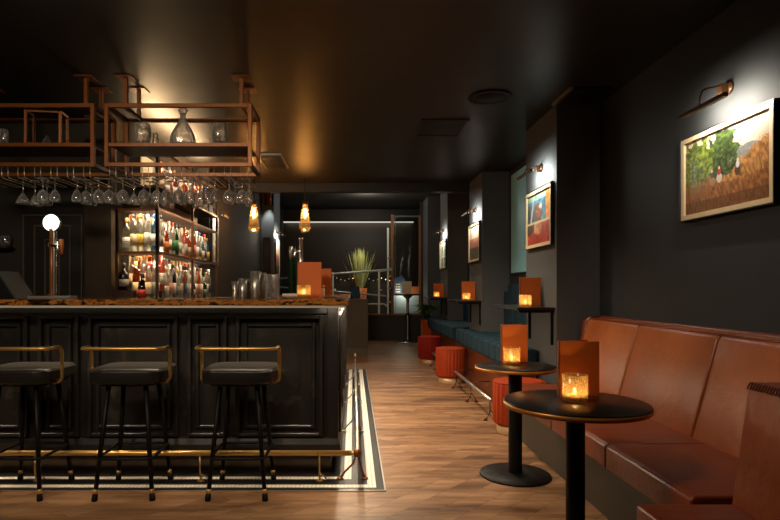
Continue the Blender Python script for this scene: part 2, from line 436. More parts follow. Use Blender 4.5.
# ------------------------------------------------------------------ bar
def bar_counter():
    t = thing('bar_cabinet', 'black panelled bar base with moulded panels behind three stools', 'bar', (0, 0, 0))
    XR, YF = -.095, 3.645
    # body: front run and the arm going back
    MB().prism([(-3.4, YF + .02), (XR - .02, YF + .02), (XR - .02, 7.3), (-.6, 7.3), (-.6, 4.15), (-3.4, 4.15)], .13, 1.098).build('carcass', M['bar'], t)
    MB().prism([(-3.4, YF + .05), (XR - .05, YF + .05), (XR - .05, 7.26), (-.58, 7.26), (-.58, 4.13), (-3.4, 4.13)], 0, .13).build('kick_board', M['kick'], t)
    # bull-nosed skirting over the kick board
    prof = [(0, .13), (-.012, .135), (-.016, .16), (-.012, .20), (0, .235), (.02, .24)]
    sk = MB(); bm = sk.bm
    prev = None
    for (dy, z) in prof:
        pts = [bm.verts.new((-3.4, YF + dy, z)), bm.verts.new((XR - dy, YF + dy, z)), bm.verts.new((XR - dy, 7.3, z))]
        if prev:
            for k in range(2): bm.faces.new((prev[k], prev[k + 1], pts[k + 1], pts[k]))
        prev = pts
    sk.build('skirting', M['bar'], t)
    def panel(x0, x1, axis='f'):
        P = MB()
        z0, z1 = .25, 1.03
        if axis == 'f':
            P.frame4('y', YF - .018, YF + .02, x0, x1, z0, z1, .024, .004)
            P.frame4('y', YF - .006, YF + .02, x0 + .05, x1 - .05, z0 + .05, z1 - .05, .022, .005)
        else:
            P.frame4('x', XR - .02, XR + .016, x0, x1, z0, z1, .024, .004)
            P.frame4('x', XR - .02, XR + .006, x0 + .05, x1 - .05, z0 + .05, z1 - .05, .022, .005)
        return P.build('moulded_panel', M['bar'], t)
    k = .00645
    for a, b in ((236, 323), (187.6, 227), (88, 178), (38.5, 79), (-61, 28), (-111, -70)):
        panel((a - 353) * k, (b - 353) * k)
    for a in (3.75, 4.6, 5.45, 6.3): panel(a, a + .72, 's')
    # corner post and top rail
    MB().box((XR - .07, YF, .235), (XR, YF + .07, 1.097), .004).box((-3.4, YF, 1.04), (XR - .072, YF + .018, 1.097), .003).box((XR - .018, YF + .072, 1.04), (XR, 7.3, 1.097), .003).build('corner_post_and_rail', M['bar'], t)
    return t
bar_counter()
ct = thing('countertop', 'polished burl copper-brown countertop running along the bar', 'countertop')
MB().prism([(-3.4, 3.42), (-.03, 3.42), (-.03, 7.38), (-.68, 7.38), (-.68, 4.22), (-3.4, 4.22)], 1.1, 1.136).build('slab', M['counter'], ct, bevel=.006)
MB().box((-3.4, 3.428, 1.086), (-.045, 3.446, 1.0995)).box((-.07, 3.447, 1.086), (-.045, 7.3, 1.0995)).build('metal_edge_trim', M['trim_pale'], ct)
MB().box((-3.38, 3.4605, 1.0895), (-.21, 3.474, 1.0995)).build('led_strip', M['led_dim'], ct)
MB().box((-.092, 3.60, 1.088), (-.074, 7.2, 1.0995)).box((-.20, 3.60, 1.088), (-.092, 3.62, 1.0995)).build('led_strip', M['led'], ct)
light('AREA', (-.062, 5.4, 1.082), 42, (1, .80, .55), shape='RECTANGLE', size=.016, size_y=3.6, rot=(0, math.radians(-14), 0))
light('AREA', (-1.75, 3.452, 1.080), 13, (1, .78, .52), shape='RECTANGLE', size=3.2, size_y=.015, spread=math.radians(84))
light('AREA', (-.16, 3.56, 1.084), .5, (1, .80, .55), shape='RECTANGLE', size=.12, size_y=.016)

# foot rails
def foot_rail_bar():
    t = thing('foot_rail', 'brass foot rail along the bar front turning the corner', 'foot rail')
    z, Y, X = .184, 3.5, .03
    MB().tube([(-3.35, Y, z), (-.02, Y, z)], .017, 14).build('front_tube', M['brass'], t)
    MB().tube([(X, Y + .05, z), (X, 8.2, z)], .015, 12).build('side_tube', M['steel'], t)
    MB().lathe([(0, -.026), (.02, -.02), (.026, 0), (.02, .02), (0, .026)], 14, (X - .005, Y, z)).build('corner_joint', M['copper'], t)
    MB().tube([(-.02, Y, z), (X, Y, z), (X, Y + .05, z)], .015, 10).build('corner_elbow', M['brass'], t)
    MB().lathe([(.013, -.01), (.013, .03), (.024, .035), (.026, .055), (.012, .075), (0, .085)], 12, (X, 8.2, z)).build('end_finial', M['brass_pale'], t)
    for x in (-2.72, -1.97, -.948, -.208):
        b = MB(); b.tube([(x, Y, z - .015), (x, Y, .07), (x, Y + .012, .03), (x, Y + .02, .012)], .006, 6)
        b.tube([(x, Y + .01, .05), (x + .03, Y + .03, .03), (x + .04, Y + .04, .012)], .004, 6)
        b.lathe([(0, .004), (.022, .004), (.02, .012), (0, .016)], 12, (x, Y + .02, 0)); b.lathe([(.02, -.012), (.022, 0), (.02, .012)], 10, (x, Y, z))
        b.build('bracket', M['brass'], t)
    for y in (3.56, 4.75, 5.95, 7.1, 8.15):
        b = MB(); b.tube([(X, y, z - .012), (X + .012, y, .11), (X + .03, y, .05), (X + .045, y, .012)], .008, 6)
        b.tube([(X - .005, y, z - .01), (X - .03, y, .10), (X - .08, y, .05), (X - .11, y, .012)], .007, 6)
        b.lathe([(0, .004), (.022, .004), (.018, .014), (0, .016)], 10, (X + .045, y, 0)); b.lathe([(0, .004), (.022, .004), (.018, .014), (0, .016)], 10, (X - .11, y, 0))
        b.build('bracket', M['copper'] if y < 4 else M['steel'], t)
foot_rail_bar()

# bar stools
def superellipse(a, b, n, N, cx=0, cy=0):
    out = []
    for k in range(N):
        th = 2 * PI * k / N; c, s = math.cos(th), math.sin(th)
        out.append((cx + a * math.copysign(abs(c) ** (2 / n), c), cy + b * math.copysign(abs(s) ** (2 / n), s)))
    return out
def loft(rings):
    """rings: list of (list of xy, z) of equal length; closed at both ends"""
    m = MB(); bm = m.bm; R = []
    for xy, z in rings:
        R.append([bm.verts.new((p[0], p[1], z if not callable(z) else z(p))) for p in xy])
    for A, B in zip(R, R[1:]):
        for k in range(len(A)):
            k2 = (k + 1) % len(A)
            f = bm.faces.new((A[k], A[k2], B[k2], B[k])); f.smooth = True
    f = bm.faces.new(R[0][::-1]); f = bm.faces.new(R[-1]); f.smooth = True
    return m
def make_stool():
    t = thing('bar_stool', 'black bar stool beside the bar corner, nearest to the mosaic end', 'bar stool', (-.66, 3.375, 0), 0, 'bar stools along the bar')
    se = lambda k: superellipse(.211 * k, .2 * k, 5.0, 48)
    loft([(se(.93), .66), (se(.985), .664), (se(1.0), .675), (se(1.0), .722), (se(.985), .735), (se(.94), .742), (se(.7), .748), (se(.35), .75)]).build('seat', M['black_vinyl'], t)
    loft([(se(.80), .645), (se(.82), .66)]).build('seat_pan', M['black_metal'], t)
    MB().tube([(x, y, .728) for x, y in superellipse(.2105, .1995, 5.0, 48)], .004, 6, closed=True).build('seat_piping', M['black_vinyl'], t)
    zr = .865; yb, yf = -.215, -.06; r = .045
    pts = []
    def side(sx):
        x = sx * .225
        p = [(sx * .15, yf, .655), (sx * .2, yf, .655)] + [(sx * (.198 + .03 * math.sin(a)), yf, .685 - .03 * math.cos(a)) for a in (PI / 6, PI / 3, PI / 2)]
        p += [(sx * .228, yf, zr - r)] + [(sx * .228, yf - r * (1 - math.cos(a)), zr - r + r * math.sin(a)) for a in (PI / 6, PI / 3, PI / 2)]
        p += [(sx * .228, yb + r, zr)] + [(sx * (.228 - r * (1 - math.cos(a))), yb + r - r * math.sin(a), zr) for a in (PI / 6, PI / 3, PI / 2)]
        return p
    pts = side(1) + side(-1)[::-1]
    MB().tube(pts, .0105, 10).build('back_rail', M['brass'], t)
    ring = []
    for sx in (-1, 1):
        for sy in (-1, 1):
            top = Vector((sx * .105, sy * .115, .655)); bot = Vector((sx * .163, sy * .175, 0))
            at = lambda z: top + (bot - top) * ((.655 - z) / .655)
            leg = MB().tube([at(.655), at(.06)], [.0145, .0125], 10).build('leg', M['black_metal'], t)
            MB().tube([at(.066), at(.04)], .0138, 10).build('brass_ferrule', M['brass'], leg)
            MB().tube([at(.042), at(.012), at(0)], [.0145, .017, .016], 10).build('foot_cap', M['black_plastic'], leg)
            ring.append((sx, sy, at(.235)))
    rp = []
    for (sx, sy) in ((-1, -1), (1, -1), (1, 1), (-1, 1)):
        p = [q for a, b, q in ring if (a, b) == (sx, sy)][0]
        p = Vector((p.x * 1.1, p.y * 1.1, p.z))
        q1 = Vector((p.x - sx * .03, p.y, p.z)); q2 = Vector((p.x, p.y - sy * .03, p.z)); m = (q1 + q2 + p) / 3
        rp += [q2, m, q1] if sx * sy > 0 else [q1, m, q2]
    MB().tube(rp, .009, 8, closed=True).build('footrest_ring', M['black_metal'], t)
    return t
stool = make_stool()
dup(stool, (-1.305, 3.375, 0), 'black bar stool in the middle of the three by the bar', math.radians(1.5))
dup(stool, (-1.932, 3.375, 0), 'black bar stool furthest from the bar corner, cut by the photo edge', math.radians(-1))

# ------------------------------------------------------------------ hanging racks
def make_rack():
    t = thing('hanging_rack', 'copper-coloured steel hanging rack over the bar carrying the decanter', 'rack', (-1.224, 3.95, 0), 0, 'steel racks hung over the bar')
    w, dp, z0, z1, s = .516, .35, 2.058, 2.50, .028
    def fr(y, name, mat):
        f = MB().frame4('y', y, y + s, -w, w, z0, z1, s, .002)
        return f.build(name, mat, t)
    fr(0, 'front_frame', M['copper']); fr(dp, 'rear_frame', M['copper'])
    for x in (-w, w - s):
        for z in (z0, z1 - s): MB().box((x, s, z), (x + s, dp, z + s), .002, 1).build('side_bar', M['bronze_dark'], t)
    MB().box((-w + .03, .03, 2.205), (w - .03, dp - .002, 2.222), .002, 1).build('shelf', M['dark_wood'], t)
    MB().box((-w + s, 0.002, 2.198), (w - s, s - .001, 2.224), .002, 1).build('shelf_edge', M['copper'], t)
    for x in (-.40, .42):
        for y in (.05, .29):
            p = MB().box((x, y, z1 - .005), (x + .025, y + .025, CZ - .008)).build('hanging_post', M['copper'], t)
            MB().box((x - .05, y - .05, CZ - .008), (x + .075, y + .075, CZ - .0005), .002, 1).build('ceiling_plate', M['copper'], p)
    for x in (-.4, .42):
        MB().box((x, s, z1 - .024), (x + .025, dp, z1 - .002)).build('cross_bar', M['bronze_dark'], t)
    for k in range(9):
        x = -.46 + k * .115
        pts = [(x - .022, .01, z0)] + [(x - .022, .01 + .02 * (1 - math.cos(a)), 2.0 - .02 * math.sin(a)) for a in (0, PI / 4, PI / 2)]
        pts += [(x - .022, dp + .03, 1.98), (x + .022, dp + .03, 1.98)]
        pts += [(x + .022, .01 + .02 * (1 - math.cos(a)), 2.0 - .02 * math.sin(a)) for a in (PI / 2, PI / 4, 0)] + [(x + .022, .01, z0)]
        MB().tube(pts, .0026, 6).build('wire_rail', M['steel'] if k % 2 else M['brass_pale'], t)
    return t
rack = make_rack()
rack2 = dup(rack, (-2.326, 3.95, 0), 'copper-coloured steel hanging rack over the bar carrying the framed lantern')

def glass_solid(outer, wall=.0016, n=20, upside=True, stem=None):
    """outer: (r,z) profile from foot to rim, hollow bowl begins at index stem"""
    inner = []
    for (r, z) in reversed(outer[stem:]):
        inner.append((max(r - wall, 0), z))
    inner[-1] = (0, inner[-1][1] + .003)
    prof = outer + inner
    m = MB().lathe(prof, n)
    return m
def prof_wine(h=.19, r=.036):
    return [(0, 0), (.034, 0), (.035, .0025), (.012, .006), (.0045, .014), (.004, .07), (.006, .088), (.017, .104), (r * .72, .122), (r * .95, .146), (r, .166), (r * .9, h)], 6
def prof_martini(h=.205, r=.050):
    return [(0, 0), (.034, 0), (.035, .0025), (.01, .006), (.0045, .014), (.004, .105), (.007, .118), (.03, .158), (r, h)], 6
def prof_flute(h=.225, r=.029):
    return [(0, 0), (.031, 0), (.032, .0025), (.01, .006), (.004, .014), (.004, .075), (.006, .09), (.018, .11), (r, .15), (r * .98, .18), (r * .8, h)], 6
def prof_balloon(h=.198, r=.041):
    return [(0, 0), (.036, 0), (.037, .0025), (.012, .006), (.0045, .014), (.004, .08), (.008, .092), (.024, .104), (r * .84, .124), (r, .15), (r * .97, .17), (r * .82, h)], 6
ords = ['first', 'second', 'third', 'fourth', 'fifth', 'sixth', 'seventh', 'eighth', 'ninth', 'tenth', 'eleventh', 'twelfth', 'thirteenth', 'fourteenth']
GL = {}
for nm, pf, word in (('wine', prof_wine, 'wine_glass'), ('martini', prof_martini, 'martini_glass'), ('flute', prof_flute, 'flute_glass'), ('balloon', prof_balloon, 'wine_glass')):
    p, st = pf(); p = [(r_, z_ * .89) for r_, z_ in p]
    GL[nm] = (glass_solid(p, stem=st), word)
protos = {}
def hang(kind, px, Y, label):
    X = (px - 353) * Y / 565
    word = GL[kind][1]; human = {'wine': 'wine glass', 'martini': 'martini glass', 'flute': 'flute glass', 'balloon': 'wine glass'}[kind]
    if kind not in protos:
        o = GL[kind][0].build(word, M['glass']); protos[kind] = o
    else:
        o = protos[kind].copy(); COL.objects.link(o)
    o.location = (X, Y, 1.9845 + .004); o.rotation_euler = (PI, 0, rnd.random() * 6)
    tag(o, label, human, 'stemware hung upside down under the racks')
    return o
seq = [  # (cluster phrase, rack phrase, [(kind, px, Y)])
    ('under the lantern', [('martini', 23, 4.02), ('martini', 35, 4.12), ('balloon', 43, 4.02), ('balloon', 47, 4.15), ('wine', 55, 4.02)]),
    ('beside the gap between the racks', [('wine', 77, 4.02), ('balloon', 86, 4.08), ('wine', 92, 4.2), ('balloon', 99, 4.02)]),
    ('below the post nearest the rack gap', [('balloon', 109, 4.04), ('wine', 116, 4.14), ('balloon', 123, 4.02), ('martini', 134, 4.05)]),
    ('below the big tumbler', [('balloon', 144, 4.02), ('wine', 150, 4.15), ('balloon', 157, 4.05), ('flute', 165, 4.02)]),
    ('below the decanter', [('flute', 171, 4.14), ('balloon', 178, 4.02), ('wine', 184, 4.15), ('balloon', 190, 4.04), ('flute', 196, 4.12)]),
    ('below the small tumbler', [('flute', 201, 4.02), ('balloon', 208, 4.1), ('wine', 215, 4.02)]),
    ('at the pendant end of the rack', [('balloon', 229, 4.03), ('wine', 235, 4.14), ('balloon', 242, 4.04), ('flute', 249, 4.03)]),
]
for phrase, items in seq:
    for i, (k, px, Y) in enumerate(items):
        human = {'wine': 'slim wine glass', 'martini': 'cone-shaped martini glass', 'flute': 'narrow flute glass', 'balloon': 'round-bowled wine glass'}[k]
        hang(k, px, Y, f'{human} hung {phrase}, {ords[i]} from the door')

# things on the racks
def tumbler(name, label, loc, r=.055, h=.105, foot=None):
    t = thing(name, label, 'glass', loc)
    z = .012 if foot else 0
    prof = [(0, z), (r * .62, z), (r * .8, z + .012), (r, z + h * .45), (r * .95, z + h * .8), (r * .82, z + h)]
    inner = [(r * .82 - .002, z + h), (r * .95 - .002, z + h * .8), (r - .002, z + h * .45), (r * .78, z + .018), (0, z + .016)]
    MB().lathe(prof + inner, 28).build('bowl', M['glass'], t)
    if foot: MB().lathe([(0, 0), (r * .8, 0), (r * .82, .005), (r * .8, .011), (0, .011)], 24).build('coaster', foot, t)
    return t
sh = 2.2225
tumbler('tumbler', 'large round tumbler on a brown coaster on the hanging rack', ((142 - 353) * 4.06 / 565, 4.06, sh), .064, .15, M['rim'])
tumbler('tumbler', 'squat tumbler with a brown base at the pendant end of the hanging rack', ((219.5 - 353) * 4.06 / 565, 4.06, sh), .056, .15, M['rim'])
tumbler('tumbler', 'small plain shot glass between the large tumbler and the decanter', ((155.5 - 353) * 4.15 / 565, 4.15, sh), .022, .12)
tumbler('tumbler', 'small dim glass beside the framed lantern on the hanging rack', ((4 - 353) * 4.05 / 565, 4.05, sh), .03, .12)
t = thing('decanter', 'tall clear bell-shaped decanter standing in the middle of the hanging rack', 'decanter', ((183 - 353) * 4.07 / 565, 4.07, sh))
op = [(0, 0), (.085, 0), (.092, .01), (.092, .05), (.082, .09), (.058, .135), (.034, .175), (.022, .205), (.021, .235), (.027, .242)]
ip = [(.018, .242), (.018, .207), (.03, .175), (.054, .135), (.078, .09), (.088, .05), (.086, .02), (0, .016)]
MB().lathe(op + ip, 14, smooth=False).build('flask', M['glass'], t)
MB().lathe([(0, .225), (.016, .232), (.017, .243), (.03, .25), (.034, .264), (.024, .278), (0, .281)], 12).build('stopper', M['glass'], t)
t = thing('lantern', 'copper-framed glass box lantern on the hanging rack above the tap', 'lantern', ((47 - 353) * 4.1 / 565, 4.1, sh), math.radians(8))
f = MB(); w, h, s = .125, .255, .019
f.frame4('y', -.08, -.08 + s, -w, w, 0, h, s, .002).frame4('y', .08 - s, .08, -w, w, 0, h, s, .002)
for z in (0, h - s):
    for x in (-w, w - s): f.box((x, -.08 + s, z), (x + s, .08 - s, z + s), .002, 1)
f.build('frame', M['copper'], t)
MB().box((-w + .005, -.075, .01), (w - .005, -.073, h - .01)).build('glass_pane', M['glass_thin'], t)
MB().lathe([(0, .017), (.03, .017), (.034, .03), (.022, .06), (.01, .075), (.012, .085), (0, .09)], 14).build('inner_bulb', M['glass'], t)
MB().tube([(w, 0, .06), (w + .02, 0, .06), (w + .02, 0, .14), (w, 0, .14)], .006, 6).build('latch', M['copper'], t)

# ------------------------------------------------------------------ back bar
bb = thing('back_bar_shelf', 'open copper-edged bottle shelving wrapping the corner behind the bar', 'shelving')
FX, FY, BX = -1.657, 4.8, -1.915     # side face x, front face y, side back x
s = .022
def bay_frame(kind, a, b, z0, z1, name='shelf_frame'):
    f = MB()
    if kind == 'f': f.frame4('y', FY, FY + s, a, b, z0, z1, s, .002)
    else: f.frame4('x', FX - s, FX, a, b, z0, z1, s, .002)
    return f.build(name, M['copper'], bb)
bay_frame('f', -2.02, FX, 1.50, 1.885)
for a, b in ((4.8 + s, 5.87), (5.871, 6.93)):
    bay_frame('s', a, b, 1.50, 1.90); bay_frame('s', a, b, 2.07, 2.42)
for z in (1.5, 2.07): MB().box((BX, 4.8 + s, z), (FX - s, 6.93, z + .018)).build('shelf_board', M['dark_wood'], bb)
MB().box((-2.02, FY + s, 1.5), (BX, 5.1, 1.518)).build('shelf_board', M['dark_wood'], bb)
for z in (1.882, 2.42): MB().box((BX, 4.8 + s, z), (FX - s, 6.93, z + .014)).build('shelf_board', M['dark_wood'], bb)
MB().box((-2.02, FY + s, 1.871), (BX, 5.1, 1.885)).build('shelf_board', M['dark_wood'], bb)
MB().box((-2.02, 5.095, 1.1), (BX, 5.105, 1.88)).build('back_panel', M['back_lit'], bb)
MB().box((BX - .004, 5.1, 1.1), (BX + .006, 6.93, 2.42)).build('back_panel', M['back_lit'], bb)
for (x, y) in ((-2.02, FY), (FX - s, FY), (FX - s, 5.86), (FX - s, 6.905)):
    MB().box((x, y, 1.1), (x + s, y + s, 2.45 if x > -2 else 1.885)).build('upright', M['bronze_dark'], bb)
MB().tube([(-2.0, FY + .01, 1.605), (FX - .02, FY + .01, 1.605)], .003, 6).build('bottle_guard', M['brass'], bb)
# strips of light in the bays
L = MB().box((-1.99, 5.07, 1.519), (-1.7, 5.094, 1.528)).build('led_strip', M['led_shelf'], bb)
MB().box((BX + .008, 4.9, 1.519), (BX + .03, 6.9, 1.528)).build('led_strip', M['led_shelf'], bb)
MB().box((BX + .008, 4.9, 2.089), (BX + .03, 6.9, 2.098)).build('led_strip', M['led_shelf'], bb)
MB().box((BX + .008, 4.9, 2.436), (BX + .04, 6.9, 2.446)).build('led_strip', M['led_shelf'], bb)
warm = (1, .74, .44)
def strip(loc, aim, power, lx, ly, col=(1, .82, .58)):
    o = light('AREA', loc, power, col, shape='RECTANGLE', size=max(lx, ly), size_y=min(lx, ly))
    d = Vector(aim) - Vector(loc); z = -d.normalized(); x = Vector((1, 0, 0)) if lx > ly else Vector((0, 1, 0))
    y = z.cross(x).normalized(); x = y.cross(z)
    o.rotation_euler = Matrix((x, y, z)).transposed().to_euler(); return o
strip((-1.84, 4.83, 1.86), (-1.84, 5.09, 1.62), 2.0, .30, .02)
strip((-1.84, 4.83, 1.485), (-1.84, 5.09, 1.26), 2.0, .30, .02, (1, .72, .42))
strip((-1.84, 5.065, 1.535), (-1.84, 5.0, 1.8), 1.0, .30, .02)
for y in (5.35, 6.4):
    strip((-1.69, y, 1.875), (-1.91, y, 1.65), 2.3, .02, .85)
    strip((-1.69, y, 1.485), (-1.91, y, 1.28), 2.1, .02, .85, (1, .76, .48))
    strip((-1.69, y, 2.40), (-1.91, y, 2.2), 2.2, .02, .85)
    light('AREA', (-1.82, y, 2.46), 15, (1, .64, .32), shape='RECTANGLE', size=.12, size_y=.9, rot=(PI, 0, 0))
# counter below
t = thing('back_bar_counter', 'dark counter under the bottle shelving behind the bar', 'counter')
MB().box((-2.06, 4.72, 1.06), (-1.40, 5.1, 1.1)).build('top', M['steel'], t)
MB().box((-1.92, 5.1, 1.06), (-1.40, 7.0, 1.1)).build('top', M['steel'], t)
MB().box((-2.04, 4.76, 0), (-1.44, 5.09, 1.06)).build('cabinet', M['bar'], t)
MB().box((-1.92, 5.1, 0), (-1.44, 6.98, 1.06)).build('cabinet', M['bar'], t)
t = thing('bottle_riser', 'low stepped riser under the back row of bottles behind the bar', 'riser', (0, 0, 1.1))
MB().box((-1.99, 5.0, 0), (-1.69, 5.09, .085)).build('front_step', M['dark_wood'], t)
MB().box((-1.905, 5.12, 0), (-1.825, 6.88, .085)).build('side_step', M['dark_wood'], t)

# bottles
COLS = {'clear': thin_glass('clear_bottle_glass', lin(238, 236, 228), .25, .5),
        'amber': thin_glass('amber_bottle_glass', lin(206, 124, 44), .25, .5),
        'green': thin_glass('green_bottle_glass', lin(52, 148, 56), .25, .5),
        'brown': thin_glass('dark_brown_bottle_glass', lin(74, 40, 22), .3, .5),
        'blue': thin_glass('pale_blue_bottle_glass', lin(130, 176, 206), .25, .5),
        'pink': thin_glass('rose_bottle_glass', lin(228, 150, 132), .25, .5),
        'black': simple('black_bottle_glass', lin(20, 18, 17), .2)}
CAPS = {k: simple(k + '_cap', lin(*c), .4) for k, c in dict(red=(188, 42, 26), black=(22, 20, 20), gold=(196, 150, 66), orange=(226, 104, 34), white=(226, 220, 208), silver=(176, 176, 174), blue=(40, 66, 130), wooden=(150, 104, 60)).items()}
LABS = {k: simple(k + '_label', lin(*c), .6) for k, c in dict(white=(232, 226, 210), cream=(222, 196, 150), red=(176, 44, 34), black=(30, 28, 28), orange=(222, 120, 50), blue=(50, 82, 140), yellow=(222, 176, 66), grey=(128, 124, 118), green=(60, 120, 60), pink=(220, 130, 120)).items()}
SHAPES = {
    'slim': ([(0, 0), (.033, 0), (.036, .006), (.036, .19), (.03, .215), (.014, .24), (.0125, .285)], .30, (.05, .14, .0368)),
    'broad': ([(0, 0), (.041, 0), (.044, .006), (.044, .15), (.04, .175), (.016, .2), (.0135, .25)], .265, (.035, .115, .0448)),
    'squat': ([(0, 0), (.047, 0), (.05, .008), (.05, .10), (.044, .135), (.018, .155), (.015, .19)], .21, (.03, .085, .0508)),
    'tall': ([(0, 0), (.031, 0), (.034, .006), (.034, .2), (.026, .24), (.013, .27), (.012, .315)], .33, (.06, .17, .0348)),
}
for k_, (pf_, ht_, lb_) in list(SHAPES.items()):
    kz = 1.0 if k_ == 'tall' else 1.12
    SHAPES[k_] = ([(r_ * .84 if z_ < .8 * ht_ else r_, z_ * kz) for r_, z_ in pf_], ht_ * kz, (lb_[0] * kz, lb_[1] * kz, lb_[2] * .84))
bmesh_cache = {}
def part_mesh(key, fn):
    if key not in bmesh_cache:
        o = fn(); bmesh_cache[key] = o.data
        bpy.data.objects.remove(o)
    return bmesh_cache[key]
def bottle(shape, glass, cap, lab, loc, where):
    prof, htot, (l0, l1, lr) = SHAPES[shape]
    hn = prof[-1][1]; rn = prof[-1][0]
    me = part_mesh(('b', shape, glass), lambda: MB().lathe(prof + [(0, hn)], 16).build('bottle', COLS[glass]))
    o = bpy.data.objects.new('bottle', me); COL.objects.link(o); o.location = loc; o.rotation_euler = (0, 0, rnd.random() * 6)
    tag(o, f'{shape} {glass} bottle, {cap} cap, {where}', 'bottle', 'spirit bottles behind the bar')
    cm = part_mesh(('c', shape, cap), lambda: MB().lathe([(rn + .001, hn - .02), (rn + .003, hn - .018), (rn + .003, htot - .003), (rn, htot), (0, htot)], 12).build('cap', CAPS[cap]))
    c = bpy.data.objects.new('cap', cm); COL.objects.link(c); c.parent = o
    lm = part_mesh(('l', shape, lab), lambda: MB().lathe([(lr - .0006, l0), (lr, l0), (lr, l1), (lr - .0006, l1)], 16).build('label', LABS[lab]))
    l = bpy.data.objects.new('label', lm); COL.objects.link(l); l.parent = o
    return o
pick = lambda L: rnd.choice(L)
def row(n, fn, where, glasses, shapes, caps=None, labs=None):
    for i in range(n):
        g = glasses[i % len(glasses)]; sp = shapes[i % len(shapes)]
        cp = caps[i % len(caps)] if caps else pick(list(CAPS)); lb = labs[i % len(labs)] if labs else pick(list(LABS))
        bottle(sp, g, cp, lb, fn(i), f'{ords[i]} {where}')
lerp = lambda a, b, i, n: a + (b - a) * (i / max(1, n - 1))
row(5, lambda i: (lerp(-1.965, -1.715, i, 5), 5.02, 1.519), 'in the back row of the front upper bay', ['clear'], ['slim', 'tall', 'slim', 'tall', 'slim'], ['orange', 'gold', 'black', 'silver', 'black'], ['white', 'cream', 'white', 'orange', 'white'])
row(5, lambda i: (lerp(-1.96, -1.72, i, 5), 4.90, 1.519), 'in the front row of the front upper bay', ['clear', 'clear', 'clear', 'clear', 'blue'], ['broad', 'slim', 'slim', 'tall', 'slim'], ['orange', 'black', 'wooden', 'silver', 'blue'], ['white', 'cream', 'yellow', 'white', 'white'])
row(6, lambda i: (lerp(-1.965, -1.715, i, 6), 5.045, 1.186), 'on the riser of the front lower bay', ['clear', 'amber', 'clear', 'amber', 'clear', 'pink'], ['slim', 'broad', 'slim', 'slim', 'tall', 'slim'], ['black', 'wooden', 'orange', 'orange', 'black', 'red'], ['cream', 'white', 'cream', 'orange', 'cream', 'white'])
row(4, lambda i: (lerp(-1.88, -1.715, i, 4), 4.90, 1.1015), 'at the front of the front lower bay', ['amber', 'brown', 'clear', 'clear'], ['slim', 'squat', 'slim', 'slim'], ['gold', 'black', 'red', 'white'], ['cream', 'red', 'cream', 'grey'])
t = thing('wooden_box', 'dark wooden box on the back counter under the black bottle', 'box', (-1.945, 4.845, 1.1))
MB().box((-.075, -.05, 0), (.075, .05, .07), .003).build('body', M['dark_wood'], t); MB().box((-.078, -.053, .07), (.078, .053, .088), .003).build('lid', M['dark_wood'], t)
bottle('squat', 'black', 'black', 'grey', (-1.965, 4.845, 1.189), 'standing on the dark wooden box')
side = lambda y0, y1, n, x, z: (lambda i: (x, lerp(y0, y1, i, n), z))
WH = ['white', 'cream', 'white', 'pink', 'white', 'grey', 'cream', 'blue', 'yellow']
row(7, side(5.13, 5.78, 7, -1.78, 1.519), 'in the side bay next to the shelf corner', ['clear', 'clear', 'amber', 'clear', 'clear', 'green', 'clear'], ['slim', 'slim', 'broad', 'slim', 'slim', 'tall', 'slim'], ['red', 'black', 'white', 'silver', 'red', 'black', 'black'], ['white', 'cream', 'orange', 'white', 'green', 'green', 'white'])
row(9, side(5.97, 6.86, 9, -1.78, 1.519), 'in the side bay beyond the middle upright', ['pink', 'amber', 'clear', 'amber', 'clear', 'clear', 'blue', 'clear', 'blue'], ['slim', 'broad', 'slim', 'tall', 'slim', 'slim', 'broad'], ['red', 'wooden', 'silver', 'black', 'white', 'blue', 'silver'], WH)
row(6, side(5.13, 5.77, 6, -1.79, 2.089), 'on the top side shelf next to the corner', ['clear', 'amber', 'clear'], ['slim', 'broad', 'squat'], None, WH)
row(6, side(6.0, 6.84, 6, -1.79, 2.089), 'on the top side shelf at its far end', ['amber', 'clear', 'pink'], ['broad', 'slim', 'slim'], None, WH)
row(8, side(5.19, 5.83, 8, -1.865, 1.186), 'on the riser of the nearer side lower bay', ['clear', 'amber', 'clear', 'clear', 'pink'], ['slim', 'slim', 'tall', 'broad'], None, WH)
row(9, side(5.95, 6.84, 9, -1.865, 1.186), 'on the riser of the further side lower bay', ['clear', 'clear', 'clear', 'green', 'amber'], ['tall', 'slim', 'slim', 'broad'], None, WH)
row(8, side(5.02, 5.82, 8, -1.745, 1.1015), 'in front of the nearer side riser', ['clear', 'amber', 'clear', 'clear', 'brown', 'clear'], ['slim', 'slim', 'broad'], None, WH)
row(8, side(5.98, 6.82, 8, -1.745, 1.1015), 'in front of the further side riser', ['clear', 'brown', 'clear', 'amber', 'clear', 'green', 'clear'], ['slim', 'squat', 'slim', 'slim'], None, WH)

# far-left wall bracket with a jar, post
t = thing('wall_bracket_shelf', 'small dark bracket shelf on the wall at the extreme left of the door', 'shelf', (-3.12, 5.1, 1.56))
MB().box((-.12, -.12, 0), (.07, 0, .014)).build('board', M['bronze_dark'], t); MB().box((-.10, -.09, -.09), (-.085, 0, 0)).build('bracket', M['bronze_dark'], t)
MB().box((-.10, -.02, .0), (-.075, 0, .36)).build('upright', M['copper'], t)
tumbler('glass_jar', 'small pale glass jar on the bracket shelf beside the door', (-3.10, 5.04, 1.5745), .042, .10)
t = thing('door_sign', 'small round blue sign on the dark panelled door behind the tap', 'sign', (-2.71, 5.083, 1.60))
o = MB().lathe([(0, 0), (.034, 0), (.036, .004), (.034, .006), (0, .006)], 24).build('disc', simple('blue_sign', lin(44, 74, 112), .4), t); o.rotation_euler = (PI / 2, 0, 0)
o = MB().lathe([(.027, .006), (.030, .006), (.030, .0075), (.027, .0075), (.027, .006)], 24).build('ring', M['paper'], t); o.rotation_euler = (PI / 2, 0, 0)
